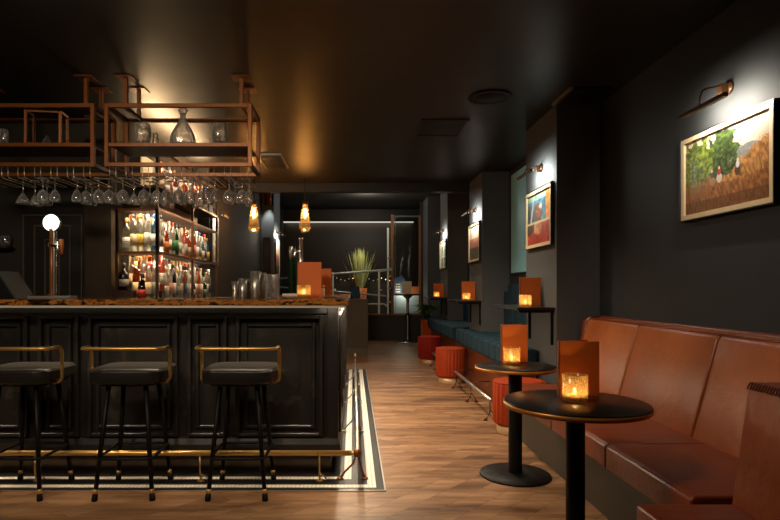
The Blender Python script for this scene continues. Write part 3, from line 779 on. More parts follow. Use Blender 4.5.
o = MB().box((-.012, -.008, .012), (-.004, -.006, -.014)).box((-.012, -.008, .004), (.012, -.006, .012)).box((.004, -.008, .012), (.012, -.006, -.014)).build('mark', M['paper'], t)

# beer taps
def tap(label, loc, lens=True):
    t = thing('beer_tap', label, 'beer tap', loc)
    MB().box((-.14, -.05, 0), (.14, .07, .018), .003).build('drip_tray', M['steel'], t)
    g = MB()
    for k in range(9): g.box((-.125 + k * .028, -.045, .018), (-.115 + k * .028, .03, .021))
    g.build('tray_grille', M['black_metal'], t)
    MB().lathe([(0, .018), (.035, .018), (.03, .026), (.0165, .03), (.0165, .46), (.02, .465), (.02, .475), (0, .478)], 20).build('column', M['copper'] if lens else M['chrome'], t)
    if lens: MB().lathe([(.0172, .03), (.0172, .455)], 20, (.014, .004, 0)).build('chrome_side', M['chrome'], t)
    hd = MB(); hd.tube([(.0, -.01, .36), (.07, -.02, .36)], .011, 10); hd.tube([(.05, -.02, .385), (.05, -.02, .33), (.052, -.05, .315)], .009, 10)
    hd.build('spout', M['chrome'], t)
    MB().tube([(.075, -.02, .40), (.078, -.022, .355), (.08, -.025, .30)], [.016, .014, .009], 10).build('handle', M['pot'] if lens else M['steel'], t)
    if lens:
        o = MB().lathe([(0, -.001), (.056, -.001), (.061, -.006), (.061, -.02), (.05, -.034), (0, -.034)], 28).build('lens_housing', M['chrome'], t); o.location = (0, -.012, .515); o.rotation_euler = (PI / 2, 0, 0)
        o = MB().lathe([(0, .012), (.035, .009), (.056, .0)], 28).build('lit_lens', M['tap_lens'], t); o.location = (0, -.012, .515); o.rotation_euler = (PI / 2, 0, 0)
        mk = MB()
        for k in range(3): mk.box((-.018 + k * .013, -.027, .512 + (k % 2) * .004), (-.009 + k * .013, -.0245, .520 + (k % 2) * .004))
        mk.build('lens_mark', M['tap_mark'], t)
    return t
tap('tall copper beer tap column with a round lit white lens on the bar', ((52 - 353) * 3.85 / 565, 3.85, 1.136))
light('POINT', ((52 - 353) * 3.85 / 565, 3.77, 1.655), .6, (.9, 1, .85), shadow_soft_size=.03)
t2 = tap('slim chrome beer tap on the bar arm behind the orange menus', ((301 - 353) * 5.3 / 565, 5.3, 1.136), False)
t2.scale = (-1.2, 1.2, 1.15)
# till screen
t = thing('till_screen', 'black tilted till screen seen from behind at the photo edge of the bar', 'screen', ((2 - 353) * 3.8 / 565, 3.85, 1.136), math.radians(0))
b = MB().prism([(-.25, -.10), (.0, -.10), (.12, -.10), (.02, -.10)][:0] or [(0, 0), (.17, 0), (.155, .012), (0, .012)], -.16, .16)
o = b.build('screen_panel', M['black_plastic'], t)
bpy.data.objects.remove(o)
sp = MB(); bm = sp.bm
poly = [(-.16, 0), (.125, 0), (.008, .178), (-.012, .178), (-.16, .125)]
A = [bm.verts.new((x, -.12, z)) for x, z in poly]; B = [bm.verts.new((x, .10, z)) for x, z in poly]
bm.faces.new(A); bm.faces.new(B[::-1])
for i in range(len(poly)): bm.faces.new((A[i], A[(i + 1) % 5], B[(i + 1) % 5], B[i]))
sp.build('housing', M['black_plastic'], t, bevel=.004)
ed = MB(); bm = ed.bm
poly = [(.126, .002), (.136, .002), (.018, .184), (.008, .18)]
A = [bm.verts.new((x, -.125, z)) for x, z in poly]; B = [bm.verts.new((x, .105, z)) for x, z in poly]
bm.faces.new(A); bm.faces.new(B[::-1])
for i in range(4): bm.faces.new((A[i], A[(i + 1) % 4], B[(i + 1) % 4], B[i]))
ed.build('screen_face', simple('dark_grey_screen', lin(40, 43, 45), .4), t)

# counter items
CTZ = 1.1365
def P(px, Y): return (px - 353) * Y / 565
def shaker(label, px, Y, r0, r1, h, rim=True):
    t = thing('cocktail_tin', label, 'cocktail tin', (P(px, Y), Y, CTZ))
    MB().lathe([(0, 0), (r0 - .002, 0), (r0, .003), (r1, h), (r1 - .0015, h), (r0 - .003, .006), (0, .005)], 28).build('cup', M['steel'], t)
    MB().lathe([(r1 - .001, h - .004), (r1 + .002, h - .003), (r1 + .002, h), (r1 - .001, h + .001)], 28).build('rolled_rim', M['steel'], t)
    return t
t = thing('jigger', 'hourglass steel jigger, smallest of the metal cups on the bar', 'jigger', (P(235, 3.95), 3.95, CTZ))
MB().lathe([(0, 0), (.024, 0), (.025, .003), (.018, .04), (.016, .05), (.027, .118), (.0255, .118), (.015, .056), (0, .05)], 24).build('cup', M['steel'], t)
MB().lathe([(.0175, .045), (.019, .049), (.0165, .054)], 24).build('waist_band', M['brass'], t)
shaker('short steel cocktail tin next to the jigger', 243, 3.93, .026, .031, .135)
shaker('short steel cocktail tin behind its twin, nearer the tall tins', 248.5, 4.05, .026, .031, .135)
shaker('tall steel cocktail tin in the middle of the metal cups', 255.5, 3.92, .031, .038, .185)
shaker('tall slim steel cocktail tin touching the cut mixing glass', 262, 4.06, .028, .032, .18)
t = thing('mixing_glass', 'cut crystal mixing glass beside the steel cocktail tins', 'glass', (P(272, 3.95), 3.95, CTZ))
fl = lambda a: 1 - .035 * abs(math.sin(a * 9))
MB().lathe([(0, 0), (.044, 0), (.047, .004), (.047, .05), (.0485, .14), (.052, .165)], 72, flute=fl).lathe([(.0495, .165), (.045, .14), (.0435, .04), (0, .032)], 72).build('glass_body', M['glass'], t)
MB().lathe([(.052, .163), (.0505, .1665), (.0490, .164)], 40).build('rim', M['glass'], t)

def make_menu(label, loc, rz=0, w=.18, h=.25, group='orange menus on tables and ledges'):
    t = thing('menu', label, 'menu', loc, rz, group)
    th = .004
    MB().box((-w / 2, 0, 0), (w / 2, th, h), .0008, 1).build('front_cover', M['menu'], t)
    bc = MB().box((0, 0, 0), (w * .99, th, h), .0008, 1).build('back_cover', M['menu'], t); bc.location = (-w / 2, .012, 0); bc.rotation_euler = (0, 0, math.radians(24))
    MB().box((-w / 2 - .003, -.001, 0), (-w / 2 + .004, .018, h + .003), .0015, 1).build('spine', M['leather_panel'], t)
    pg = MB().box((.004, 0, .004), (w * .95, .0012, h - .004)).build('inner_page', M['paper'], t); pg.location = (-w / 2, .009, 0); pg.rotation_euler = (0, 0, math.radians(12))
    return t
def make_candle(label, loc, r=.052, h=.108, power=.65):
    t = thing('candle_holder', label, 'candle', loc, 0, 'glowing candle glasses')
    MB().lathe([(0, .0), (r * .94, 0), (r, .006), (r, h), (r - .004, h), (r - .005, .014), (0, .012)], 36).build('glass_cup', M['candle_glass'], t)
    MB().lathe([(0, .0135), (r * .7, .0135), (r * .7, .03), (r * .6, .031), (0, .03)], 24).build('wax', M['wax'], t)
    MB().lathe([(0, .032), (.004, .037), (.005, .043), (.003, .052), (0, .058)], 10).build('flame', M['flame'], t)
    light('POINT', (loc[0], loc[1], loc[2] + .05), power, (1, .66, .30), shadow_soft_size=.008)
    return t
make_menu('orange menu standing on the bar, largest of the two there', (P(309.5, 4.02), 4.02, CTZ), 0, .17, .255)
make_menu('smaller orange menu tucked behind the larger one on the bar arm', (P(320, 4.35), 4.35, CTZ), .05, .175, .22)
make_candle('glowing candle glass on the bar before the orange menus', (P(304, 3.82), 3.82, CTZ), .046, .09, .3)
t = thing('salt_shaker', 'narrow frosted glass shaker standing by the menus at the bar end', 'shaker', (P(322.5, 4.1), 4.1, CTZ))
MB().lathe([(0, 0), (.016, 0), (.018, .004), (.016, .07), (0, .072)], 16).build('jar', simple('frosted_cream', lin(230, 190, 140), .4), t); MB().lathe([(.0165, .072), (.016, .09), (0, .095)], 16).build('lid', M['rim'], t)
t = thing('plate_stand', 'small flat tray lying at the end of the bar top', 'tray', (P(331, 4.1), 4.1, CTZ))
MB().box((-.05, -.05, 0), (.05, .05, .008), .003).build('base', M['dark_wood'], t); MB().box((-.045, -.045, .008), (.045, .045, .012), .001).build('mat', M['copper'], t)

# ------------------------------------------------------------------ pendants
def pendant(label, px, Y):
    X = P(px, Y); t = thing('pendant_lamp', label, 'pendant lamp', (X, Y, 0), 0, 'glass pendant lamps by the beam')
    z0, z1 = 1.2 + 57 * Y / 565, 1.2 + 84 * Y / 565
    H = z1 - z0
    MB().tube([(0, 0, CZ), (0, 0, z1)], .006, 8).build('cord', M['black_metal'], t)
    MB().lathe([(0, .06), (.03, .055), (.034, 0), (0, -.02)], 16, (0, 0, z1)).build('socket', M['bronze_dark'], t)
    MB().lathe([(.034, H), (.045, H * .85), (.07, H * .4), (.085, H * .16), (.078, .05), (.045, 0), (0, 0)], 9, (0, 0, z0), smooth=False).build('glass_shade', M['amber_thin'], t)
    MB().lathe([(0, H * .50), (.016, H * .54), (.026, H * .64), (.02, H * .76), (.012, H * .86), (0, H * .88)], 14, (0, 0, z0)).build('bulb', M['filament'], t)
    light('POINT', (X, Y, z0 + H * .66), 125, (1, .50, .16), shadow_soft_size=.03)
pendant('lit amber glass pendant lamp near the bottle shelving', 254, 7.72)
pendant('lit amber glass pendant lamp hanging alone before the rear wall', 305, 7.72)

# ------------------------------------------------------------------ pictures
def vnoise(seed):
    R = random.Random(seed); tbl = {}
    def g(i, j):
        if (i, j) not in tbl: tbl[(i, j)] = random.Random(seed * 7919 + i * 131 + j * 17).random()
        return tbl[(i, j)]
    def f(x, y):
        i, j = math.floor(x), math.floor(y); u, v = x - i, y - j
        u = u * u * (3 - 2 * u); v = v * v * (3 - 2 * v)
        return (g(i, j) * (1 - u) + g(i + 1, j) * u) * (1 - v) + (g(i, j + 1) * (1 - u) + g(i + 1, j + 1) * u) * v
    def fb(x, y, o=4):
        s = a = 0; k = .5
        for q in range(o): s += k * f(x, y); a += k; x *= 2.03; y *= 2.03; k *= .55
        return s / a
    return fb
def mixc(a, b, t):
    t = max(0, min(1, t)); return tuple(a[i] + (b[i] - a[i]) * t for i in range(3))
sm = lambda a, b, x: (lambda t: t * t * (3 - 2 * t))(max(0, min(1, (x - a) / (b - a))))
N1 = vnoise(3)
def art_field(u, v):
    n = N1(u * 9, v * 7); nf = N1(u * 40, v * 30, 3); st = N1(u * 62 + v * 9, v * 20 + u * 4, 4)
    c = mixc((206, 190, 168), (160, 148, 134), sm(.35, 1, u) * .7 + (n - .5) * .4)
    hill = .64 + .07 * sm(.35, .8, u) - .05 * sm(.8, 1., u) + (N1(u * 5, 3.) - .5) * .06
    if v < hill: c = mixc((92, 98, 106), (126, 122, 118), nf)
    if v < hill - .1: c = mixc((110, 104, 92), (140, 122, 96), nf)
    grass_top = .44 + .30 * sm(.5, 1.0, u) + (st - .5) * .16
    if v < grass_top:
        c = mixc((104, 62, 26), (196, 146, 86), (st - .2) * 1.6)
        if v < .34 + (n - .5) * .1: c = mixc(mixc((92, 50, 22), (158, 96, 46), (st - .2) * 1.5), c, .35)
        if v < .16: c = mixc(c, (74, 44, 24), .5)
    d = math.hypot((u - .46) / .20, (v - .70) / .27) + (N1(u * 16, v * 14) - .5) * 1.1
    if d < 1: c = mixc((22, 32, 16), (92, 112, 52), (nf - .25) * 1.5)
    d = math.hypot((u - .12) / .24, (v - .64) / .34) + (N1(u * 15 + 5, v * 13) - .5) * 1.0
    if d < 1: c = mixc((48, 66, 18), (148, 160, 60), (nf - .25) * 1.7)
    if .455 < u < .475 and .4 < v < .55: c = (36, 28, 20)
    if v < .46 and u < .34 and v > .2: c = mixc(c, (138, 84, 40), .25 + .5 * sm(.46, .3, v))
    for (x, y, k, top, horse) in ((.355, .40, 1, (70, 72, 84), (150, 112, 84)), (.445, .415, 1.1, (150, 40, 28), (186, 176, 164)), (.655, .44, 1.1, (176, 178, 184), (72, 44, 30))):
        if math.hypot((u - x) / .030, (v - y + .02) / .055) < k: c = horse
        if math.hypot((u - x) / .017, (v - y - .055) / .038) < k: c = top
        if math.hypot((u - x) / .011, (v - y - .105) / .018) < k: c = (206, 176, 140)
    return c
N2 = vnoise(11)
def art_red(u, v):
    n = N2(u * 6, v * 7); nf = N2(u * 26, v * 26)
    if v > .42 + 0:
        c = mixc((40, 84, 110), (84, 140, 166), n * 1.2)
        if v > .86: c = mixc((84, 130, 90), (196, 210, 190), nf)
        if u < .28 and v < .8: c = mixc((24, 34, 40), (70, 84, 92), nf)
        if abs(u - .16 - (v - .45) * .25) < .03: c = (180, 196, 196)
        d = math.hypot((u - .47) / .17, (v - .6) / .2)
        if d < 1: c = mixc((52, 28, 18), (186, 112, 66), nf * 1.2 - .1)
        if u > .78: c = mixc((206, 110, 34), (226, 150, 60), n)
        if math.hypot(u - .58, v - .73) < .06: c = mixc((240, 236, 220), (90, 70, 60), nf)
    else:
        c = mixc((128, 34, 18), (196, 66, 34), n * .9 + nf * .3)
        if u < .35 and v > .18 + u * .3: c = mixc((30, 26, 28), (96, 70, 60), nf)
        d = math.hypot((u - .45) / .16, (v - .32) / .14)
        if d < 1: c = mixc((176, 116, 78), (206, 150, 104), nf)
    k = .62 + .7 * N2(u * 18 + 3, v * 20, 4); c = tuple(min(255, q_ * k) for q_ in c)
    if abs(v - .43) < .018: c = (206, 190, 140)
    return c
N3 = vnoise(23)
def art_crowd(u, v):
    n = N3(u * 6, v * 8); nf = N3(u * 22, v * 30)
    if v > .62: return mixc((236, 206, 170), (250, 240, 220), sm(.62, .95, v) + (n - .5) * .2)
    if v > .34: return mixc(mixc((190, 118, 84), (150, 84, 76), nf), (226, 170, 130), sm(.45, .62, v) * .6)
    return mixc((54, 48, 36), (104, 88, 60), nf)
def art_pale(u, v):
    n = N3(u * 5 + 9, v * 6); nf = N3(u * 20, v * 20 + 5)
    c = mixc((190, 196, 170), (228, 226, 206), n)
    if abs(u - .55) < .06 or abs(v - .42) < .03: c = (240, 238, 226)
    elif u > .25 and v < .85 and nf > .45: c = mixc((60, 84, 64), (120, 132, 104), nf)
    return c
def m_print():
    t = NT('gallery_print'); a = t.n('Attribute'); a.attribute_name = 'print'
    t.pbr(a.outputs['Color'], .35, 0, .3); return t.m
M['print'] = m_print()
def picture(label, X, ya, yb, z0, z1, art, nu, nv, face=-1, frame='cream_frame', border=.028):
    """hangs on the plane x = X facing face*X; ya is the edge seen first from the left"""
    t = thing('framed_picture', label, 'picture', (X, (ya + yb) / 2, z0), 0, 'framed prints along the wall')
    dy = (yb - ya) / 2; H = z1 - z0; D = .03 * face; f = .006
    lo, hi = -abs(dy), abs(dy)
    MB().frame4('x', min(0, D), max(0, D), lo, hi, 0, H, f).build('outer_frame', M['black_frame'], t)
    e = D * .86
    MB().frame4('x', min(0, e), max(0, e), lo + f, hi - f, f, H - f, border).build('inner_frame', M[frame], t)
    MB().box((0, lo + f, f), (D * .3, hi - f, H - f)).build('backing', M['dark_wood'], t)
    # the print: a grid carrying its colours
    g = f + border * .9
    me = bpy.data.meshes.new('print')
    V = []; F = []; C = []
    for j in range(nv + 1):
        for i in range(nu + 1):
            u, v = i / nu, j / nv
            y = -dy + (g if dy > 0 else -g) + (2 * dy - (2 * g if dy > 0 else -2 * g)) * u
            V.append((D * .45, y, g + (H - 2 * g) * v)); C.append(lin(*art(u, v)))
    for j in range(nv):
        for i in range(nu):
            a = j * (nu + 1) + i; q = (a, a + 1, a + nu + 2, a + nu + 1)
            F.append(q)
    me.from_pydata(V, [], F); ca = me.color_attributes.new('print', 'FLOAT_COLOR', 'POINT')
    for k, c in enumerate(C): ca.data[k].color = c
    me.materials.append(M['print'])
    o = bpy.data.objects.new('print', me); COL.objects.link(o); o.parent = t
    return t
def picture_light(label, X, yc, z, wall=-1, power=6, color=(1, .92, .78), zm=2.27, L=.40):
    """bar lamp on an arm; wall=-1: mounted on a wall to its +x side"""
    t = thing('picture_light', label, 'picture light', (X, yc, 0), 0, 'picture lights along the wall')
    k = wall
    o = MB().lathe([(0, 0), (.036, 0), (.036, .012), (.022, .02), (0, .022)], 20).build('wall_plate', M['bronze_dark'], t); o.location = (0, 0, zm); o.rotation_euler = (0, k * PI / 2, 0)
    MB().box((k * .02, -.018, zm - .035), (k * .055, .018, zm + .02), .004).build('switch_body', M['bronze_dark'], t)
    MB().tube([(k * .03, 0, zm), (k * .06, .0, zm + .006), (k * .115, .01, zm - .002), (k * .138, .015, zm - .015), (k * .147, .017, zm - .045), (k * .148, .018, z)], .005, 8).build('arm', M['bronze_dark'], t)
    b = MB().box((k * .163, -L / 2, z - .013), (k * .139, L / 2, z + .010), .004).build('lamp_bar', M['bronze_dark'], t)
    MB().box((k * .1388, -L / 2 + .01, z - .007), (k * .136, L / 2 - .01, z + .006)).build('led_diffuser', M['pic_led'], b)
    light('AREA', (X + k * .132, yc - .04, z - .002), power, color, shape='RECTANGLE', size=.025, size_y=L * .9, rot=(0, math.radians(k * 66), 0))
    return t
picture('framed print of a green tree and riders in dry grass above the leather banquette', RW - .001, 3.405, 2.645, 1.602, 2.095, art_field, 210, 140)
picture_light('dark bronze picture light over the riders print, nearest of the row', RW, 3.0, 2.168, -1, 8.5, (1, .90, .74))
arts = [('framed red and blue print on the nearest pillar', art_red, 90, 70), ('framed print with a pale sky on the second pillar', art_crowd, 60, 50), ('framed pale green print on the third pillar', art_pale, 50, 40)]
pl = ['picture light over the red and blue print', 'picture light over the pale sky print', 'picture light over the pale green print']
lc = [(.92, 1, .93), (.97, .98, .92), (1, .97, .88)]
for i in range(3):
    y = PY[i]
    picture(arts[i][0], 1.649, y + .74, y + .05, 1.565, 2.085, arts[i][1], arts[i][2], arts[i][3])
    picture_light(pl[i], 1.65, y + .36, 2.20, -1, 7, lc[i], zm=2.26)

# ------------------------------------------------------------------ pillar ledges with menus and candles
def ledge(i, label):
    y = PY[i]
    t = thing('wall_shelf', label, 'ledge', (1.65, y, 1.05), 0, 'black ledges on the pillars')
    MB().box((-.31, .03, -.022), (0, .85, 0), .003).build('ledge_board', M['shelf_black'], t)
    MB().box((-.29, .05, -.045), (0, .075, -.022)).build('apron', M['black_metal'], t)
    for q in (.07, .66):
        b = MB(); b.box((-.02, q, -.31), (-.001, q + .022, -.022))
        b.box((-.25, q, -.036), (0, q + .022, -.022))
        b.build('bracket', M['black_metal'], t)
names = ['nearest', 'second', 'third']
for i in range(3):
    ledge(i, f'black ledge with metal brackets on the {names[i]} pillar')
    y = PY[i]
    k = 565 / (y + .55)
    make_menu(f'orange menu standing on the ledge of the {names[i]} pillar', (1.545, y + .34, 1.0505), 0)
    make_candle(f'glowing candle glass on the ledge of the {names[i]} pillar', (1.435 if i == 0 else 1.475, y + .125, 1.0505), .05, .10)

# ------------------------------------------------------------------ tables
def table(label, X, Y, r, zt, col):
    t = thing('round_table', label, 'table', (X, Y, 0), 0, 'round black pedestal tables')
    MB().lathe([(0, zt - .006), (r - .006, zt - .006), (r - .004, zt - .004), (r - .004, zt - .001), (r - .006, zt), (0, zt)], 64).build('table_top', M['table_black'], t)
    MB().lathe([(0, zt - .026), (r - .004, zt - .026), (r, zt - .022), (r, zt - .0065), (r - .003, zt - .0062), (0, zt - .0062)], 64).build('rim', M['rim'], t)
    MB().lathe([(0, zt - .04), (.16, zt - .04), (.16, zt - .026), (0, zt - .026)], 32).build('mount_plate', M['black_metal'], t)
    MB().lathe([(col, .018), (col, zt - .04)], 32).build('column', M['black_metal'], t)
    MB().lathe([(0, 0), (.222, 0), (.225, .004), (.22, .014), (.1, .02), (col, .022), (0, .022)], 56).build('base', M['black_metal'], t)
    return t
table('round black pedestal table nearest the camera with a golden rim', .972, 2.47, .304, .708, .04)
table('round black pedestal table beside the rust stool, behind the nearest table', 1.045, 3.64, .255, .708, .043)
make_menu('orange menu standing on the nearest round table', (1.041, 2.60, .7085), 0, .185, .25)
make_candle('glowing candle glass on the nearest round table', (.978, 2.49, .7085), .054, .115)
make_menu('orange menu standing on the round table beside the rust stool', (1.088, 3.80, .7085), 0, .175, .25)
make_candle('glowing candle glass on the round table beside the rust stool', (1.04, 3.70, .7085), .053, .11)

# ------------------------------------------------------------------ leather banquette
def shear_block(y0, y1, pts, name, mat, parent, bev, seg=3):
    """prism along y with a polygon pts in xz"""
    m = MB(); bm = m.bm
    A = [bm.verts.new((x, y0, z)) for x, z in pts]; B = [bm.verts.new((x, y1, z)) for x, z in pts]
    bm.faces.new(A); bm.faces.new(B[::-1])
    n = len(pts)
    for i in range(n): bm.faces.new((A[i], A[(i + 1) % n], B[(i + 1) % n], B[i]))
    o = m.build(name, mat, parent, bevel=bev, seg=seg, smooth=True)
    return o
bq = thing('banquette', 'long tan leather banquette against the dark wall under the riders print', 'banquette')
Y0, Y1 = 2.04, 4.47
MB().box((1.33, Y0, 0), (1.98, Y1 + .04, .325)).build('plinth', simple('grey_green_plinth', lin(66, 57, 44), .6), bq)
cuts = [Y0, 2.735, 3.48, Y1]
for a, b in zip(cuts, cuts[1:]):
    shear_block(a + .002, b - .002, [(1.22, .33), (1.22, .435), (1.235, .452), (1.72, .452), (1.78, .33)], 'seat_cushion', M['leather_shaded'], bq, .022, 4)
cuts = [Y0, 2.85, 3.66, Y1 - .04]
for a, b in zip(cuts, cuts[1:]):
    shear_block(a + .002, b - .002, [(1.70, .44), (1.835, .94), (1.85, .965), (1.91, .975), (1.97, .975), (1.97, .44)], 'back_cushion', M['leather'], bq, .018, 4)
MB().tube([(1.862, Y0, .968), (1.862, Y1, .968)], .007, 8).build('top_piping', M['leather_dark'], bq)
MB().box((1.93, Y0, .93), (1.998, Y1 + .05, .99), .012, 3).build('top_cap', M['leather_dark'], bq)
shear_block(Y1 - .05, Y1 + .05, [(1.78, .455), (1.825, .95), (1.86, .985), (1.93, .985), (1.93, .455)], 'end_wing', M['leather_dark'], bq, .015, 3)
# near chair
ch = thing('leather_chair', 'tan leather chair with a braided top edge in the near corner', 'chair', (1.22, 1.68, 0))
MB().box((-.235, -.30, .30), (.14, .295, .452), .022, 4).build('seat', M['leather_shaded'], ch, smooth=True)
shear_block(-.31, .293, [(.085, .36), (.158, .862), (.175, .874), (.27, .874), (.29, .86), (.27, .30), (.13, .30)], 'backrest', M['leather_chair'], ch, .012, 3)
st = MB()
for k in range(46):
    y = -.30 + k * .013
    st.tube([(.1515, y, .853), (.158, y + .004, .866), (.170, y + .007, .8745)], .0028, 5)
for k in range(8):
    x = .165 + k * .013
    st.tube([(x, .2925, .860), (x + .004, .2925, .870), (x + .006, .286, .8745)], .0028, 5)
st.build('braided_edge', M['leather_panel'], ch)
for sx in (-.2, .23):
    for sy in (-.26, .26): MB().lathe([(0, 0), (.014, 0), (.022, .31), (0, .31)], 12, (sx, sy, 0)).build('leg', M['dark_wood'], ch)

# ------------------------------------------------------------------ velvet stools, benches
def vstool(label, loc, r, h, mat):
    t = thing('velvet_stool', label, 'stool', loc, 0, 'round velvet stools')
    fl = lambda a: 1 - .035 * (1 - abs(math.sin(a * 13)))
    pb = .085
    MB().lathe([(0, pb), (r * .96, pb), (r, pb + .015), (r, h - .035), (r * .985, h - .015), (r * .95, h - .004)], 208, flute=fl).build('fluted_side', mat, t)
    MB().lathe([(r * .955, h - .012), (r * .94, h), (r * .8, h + .008), (r * .4, h + .011), (0, h + .011)], 64).build('seat_pad', mat, t)
    MB().tube([(r * .965 * math.cos(a * PI / 32), r * .965 * math.sin(a * PI / 32), h - .003) for a in range(64)], .006, 6, closed=True).build('seat_piping', mat, t)
    MB().lathe([(0, 0), (r * .83, 0), (r * .84, .003), (r * .84, pb), (0, pb)], 48).build('metal_plinth', M['plinth_brass'], t)
    return t
vstool('rust velvet fluted stool behind the second round table', (1.39, 4.735, 0), .215, .43, M['velvet_rust'])
vstool('rust velvet fluted stool beside the second pillar bench', (1.255, 7.27, 0), .19, .44, M['velvet_rust'])
vstool('red velvet fluted stool furthest down the aisle', (1.235, 9.12, 0), .185, .43, M['velvet_red'])

def bench(label, y0, y1, fill):
    t = thing('velvet_bench', label, 'bench', (0, 0, 0), 0, 'petrol blue velvet benches')
    n = max(2, round((y1 - y0) / .26)); st = (y1 - y0) / n
    MB().box((1.46, y0 + .03, .0), (1.63, y1 - .03, .475)).build('front_panel', M['leather_bench'], t)
    for (a, b) in fill: MB().box((1.63, a, 0), (1.97, b, .505)).build('rear_base', M['dark_wood'], t)
    MB().box((1.41, y0, .475), (1.635, y1, .51), .01).build('seat_base', M['velvet_blue'], t)
    for k in range(n):
        MB().box((1.395, y0 + k * st, .485), (1.52, y0 + (k + 1) * st, .665), .035, 4).build('seat_cushion', M['velvet_blue'], t, smooth=True)
        MB().box((1.52, y0 + k * st, .49), (1.64, y0 + (k + 1) * st, .66), .03, 3).build('seat_cushion', M['velvet_blue'], t, smooth=True)
    for (a, b) in fill:
        m = max(3, round((b - a) / .2)); q = (b - a) / m
        for k in range(m):
            MB().box((1.64, a + k * q, .51), (1.93, a + (k + 1) * q, .66), .022, 3).build('seat_cushion', M['velvet_blue'], t, smooth=True)
            zt = 1.26 - (.09 if k in (0, m - 1) else 0)
            MB().box((1.91, a + k * q, .62), (1.985, a + (k + 1) * q, zt), .03, 4).build('back_channel', M['velvet_blue'], t, smooth=True)
    return t
bench('petrol blue velvet bench between the nearest and second pillars', 4.99, 7.68, [(5.42, 7.18)])
bench('petrol blue velvet bench between the second and third pillars', 7.95, 10.6, [(8.06, 9.82)])
def low_rail(label, y0, y1, n):
    t = thing('foot_rail', label, 'foot rail', (1.25, 0, .19))
    MB().tube([(0, y0, 0), (0, y1, 0)], .017, 12).build('tube', M['steel'], t)
    for k in range(n):
        y = y0 + .06 + (y1 - y0 - .12) * k / (n - 1)
        b = MB(); b.tube([(0, y, -.012), (.0, y, -.12), (-.025, y, -.165), (-.04, y, -.178)], .006, 6)
        b.tube([(0, y, -.09), (.035, y, -.13), (.06, y, -.178)], .006, 6); b.tube([(0, y, -.01), (.08, y, .03), (.205, y, .03)], .006, 6)
        b.lathe([(0, -.19), (.02, -.19), (.018, -.178), (0, -.176)], 10, (-.04, y, 0)); b.lathe([(0, -.19), (.02, -.19), (.018, -.178), (0, -.176)], 10, (.06, y, 0))
        b.build('bracket', M['bronze_dark'], t)
low_rail('pale brass foot rail before the nearer blue bench', 5.1, 6.9, 3)
low_rail('pale brass foot rail before the further blue bench', 8.3, 8.88, 2)
# orange panel and plant at the far bench end
t = thing('bench_end_block', 'orange leather-clad block at the far bench end beneath the plant', 'block', (1.33, 10.64, 0))
MB().box((-.02, 0, 0), (.26, .26, .62), .01).build('padded_board', M['velvet_orange'], t); MB().box((-.025, -.003, .62), (.265, .263, .64), .004).build('top_edge', M['dark_wood'], t)
def leaf(mb, base, tip, w, droop=.0, n=6):
    bm = mb.bm; b, tt = Vector(base), Vector(tip); d = tt - b
    side = d.cross(Vector((0, 0, 1)))
    side = side.normalized() if side.length > 1e-4 else Vector((1, 0, 0))
    prev = None
    for i in range(n + 1):
        s_ = i / n; p = b + d * s_ + Vector((0, 0, -droop * s_ * s_))
        ww = w * math.sin(PI * min(1, .12 + s_ * .88)) ** .8
        q = [bm.verts.new(p + side * ww), bm.verts.new(p - Vector((0, 0, w * .25))), bm.verts.new(p - side * ww)]
        if prev:
            bm.faces.new((prev[0], prev[1], q[1], q[0])); bm.faces.new((prev[1], prev[2], q[2], q[1]))
        prev = q
t = thing('trailing_plant', 'leafy green trailing plant in a dark pot on the orange block', 'plant', (1.42, 10.77, .6405))
MB().lathe([(0, 0), (.07, 0), (.095, .16), (.09, .165), (.085, .14), (0, .135)], 24).build('pot', M['dark_pot'], t)
lv = MB(); R = random.Random(5)
for k in range(80):
    a = R.random() * 2 * PI; l = .10 + R.random() * .2; h = .14 + R.random() * .1
    leaf(lv, (R.uniform(-.05, .05), R.uniform(-.05, .05), h), (math.cos(a) * l - .03, math.sin(a) * l * .7, h + R.uniform(0, .16)), .022 + R.random() * .022, droop=.02 + R.random() * .16)
lv.build('foliage', M['leaf'], t)

# teal panel in the first recess
t = thing('wall_panel', 'pale teal panel on the side wall behind the nearest pillar', 'panel', (RW, 6.75, 0))
MB().box((-.02, -.60, 1.40), (0, .33, 2.62), .003).build('board', M['teal_panel'], t); MB().box((-.026, -.60, 1.385), (0, .33, 1.40)).build('lower_edge', M['black_frame'], t)

# ------------------------------------------------------------------ left rear wall bits
picture('pale grey framed picture on the wall just beyond the bottle shelving', -1.779, 7.04, 7.36, 1.50, 2.13, art_pale, 20, 30, face=1, frame='grey_frame')
picture_light('small picture light on the wall just beyond the bottle shelving', -1.78, 7.22, 2.13, 1, 2.5, (1, .93, .8), zm=2.2, L=.28)
t = thing('wall_mirror', 'tall dark narrow mirror on the blue-grey pier behind the mixing glass', 'mirror', (-1.66, 11.0, 1.18))
MB().box((-.09, -.02, 0), (.06, 0, 1.03), .004).build('frame', M['black_frame'], t); MB().box((-.075, -.024, .02), (.045, -.02, 1.01)).build('mirror_glass', simple('mirror_dark', lin(120, 130, 140), .08, 1.), t)
picture('tall print in a pale frame on the side of the blue-grey pier', -1.539, 11.08, 11.7, 1.4, 2.2, art_crowd, 20, 20, face=1, frame='grey_frame')
picture_light('picture light on the side of the blue-grey pier', -1.54, 11.38, 2.28, 1, 7, (1, .9, .7), zm=2.34)
t = thing('wall_sconce', 'copper cylinder downlight high on the blue-grey pier', 'wall lamp', (-1.63, 11.0, 2.82))
MB().lathe([(.05, 0), (.055, .0), (.055, .26), (0, .262)], 20, (0, -.1, 0)).build('cylinder_shade', M['copper'], t)
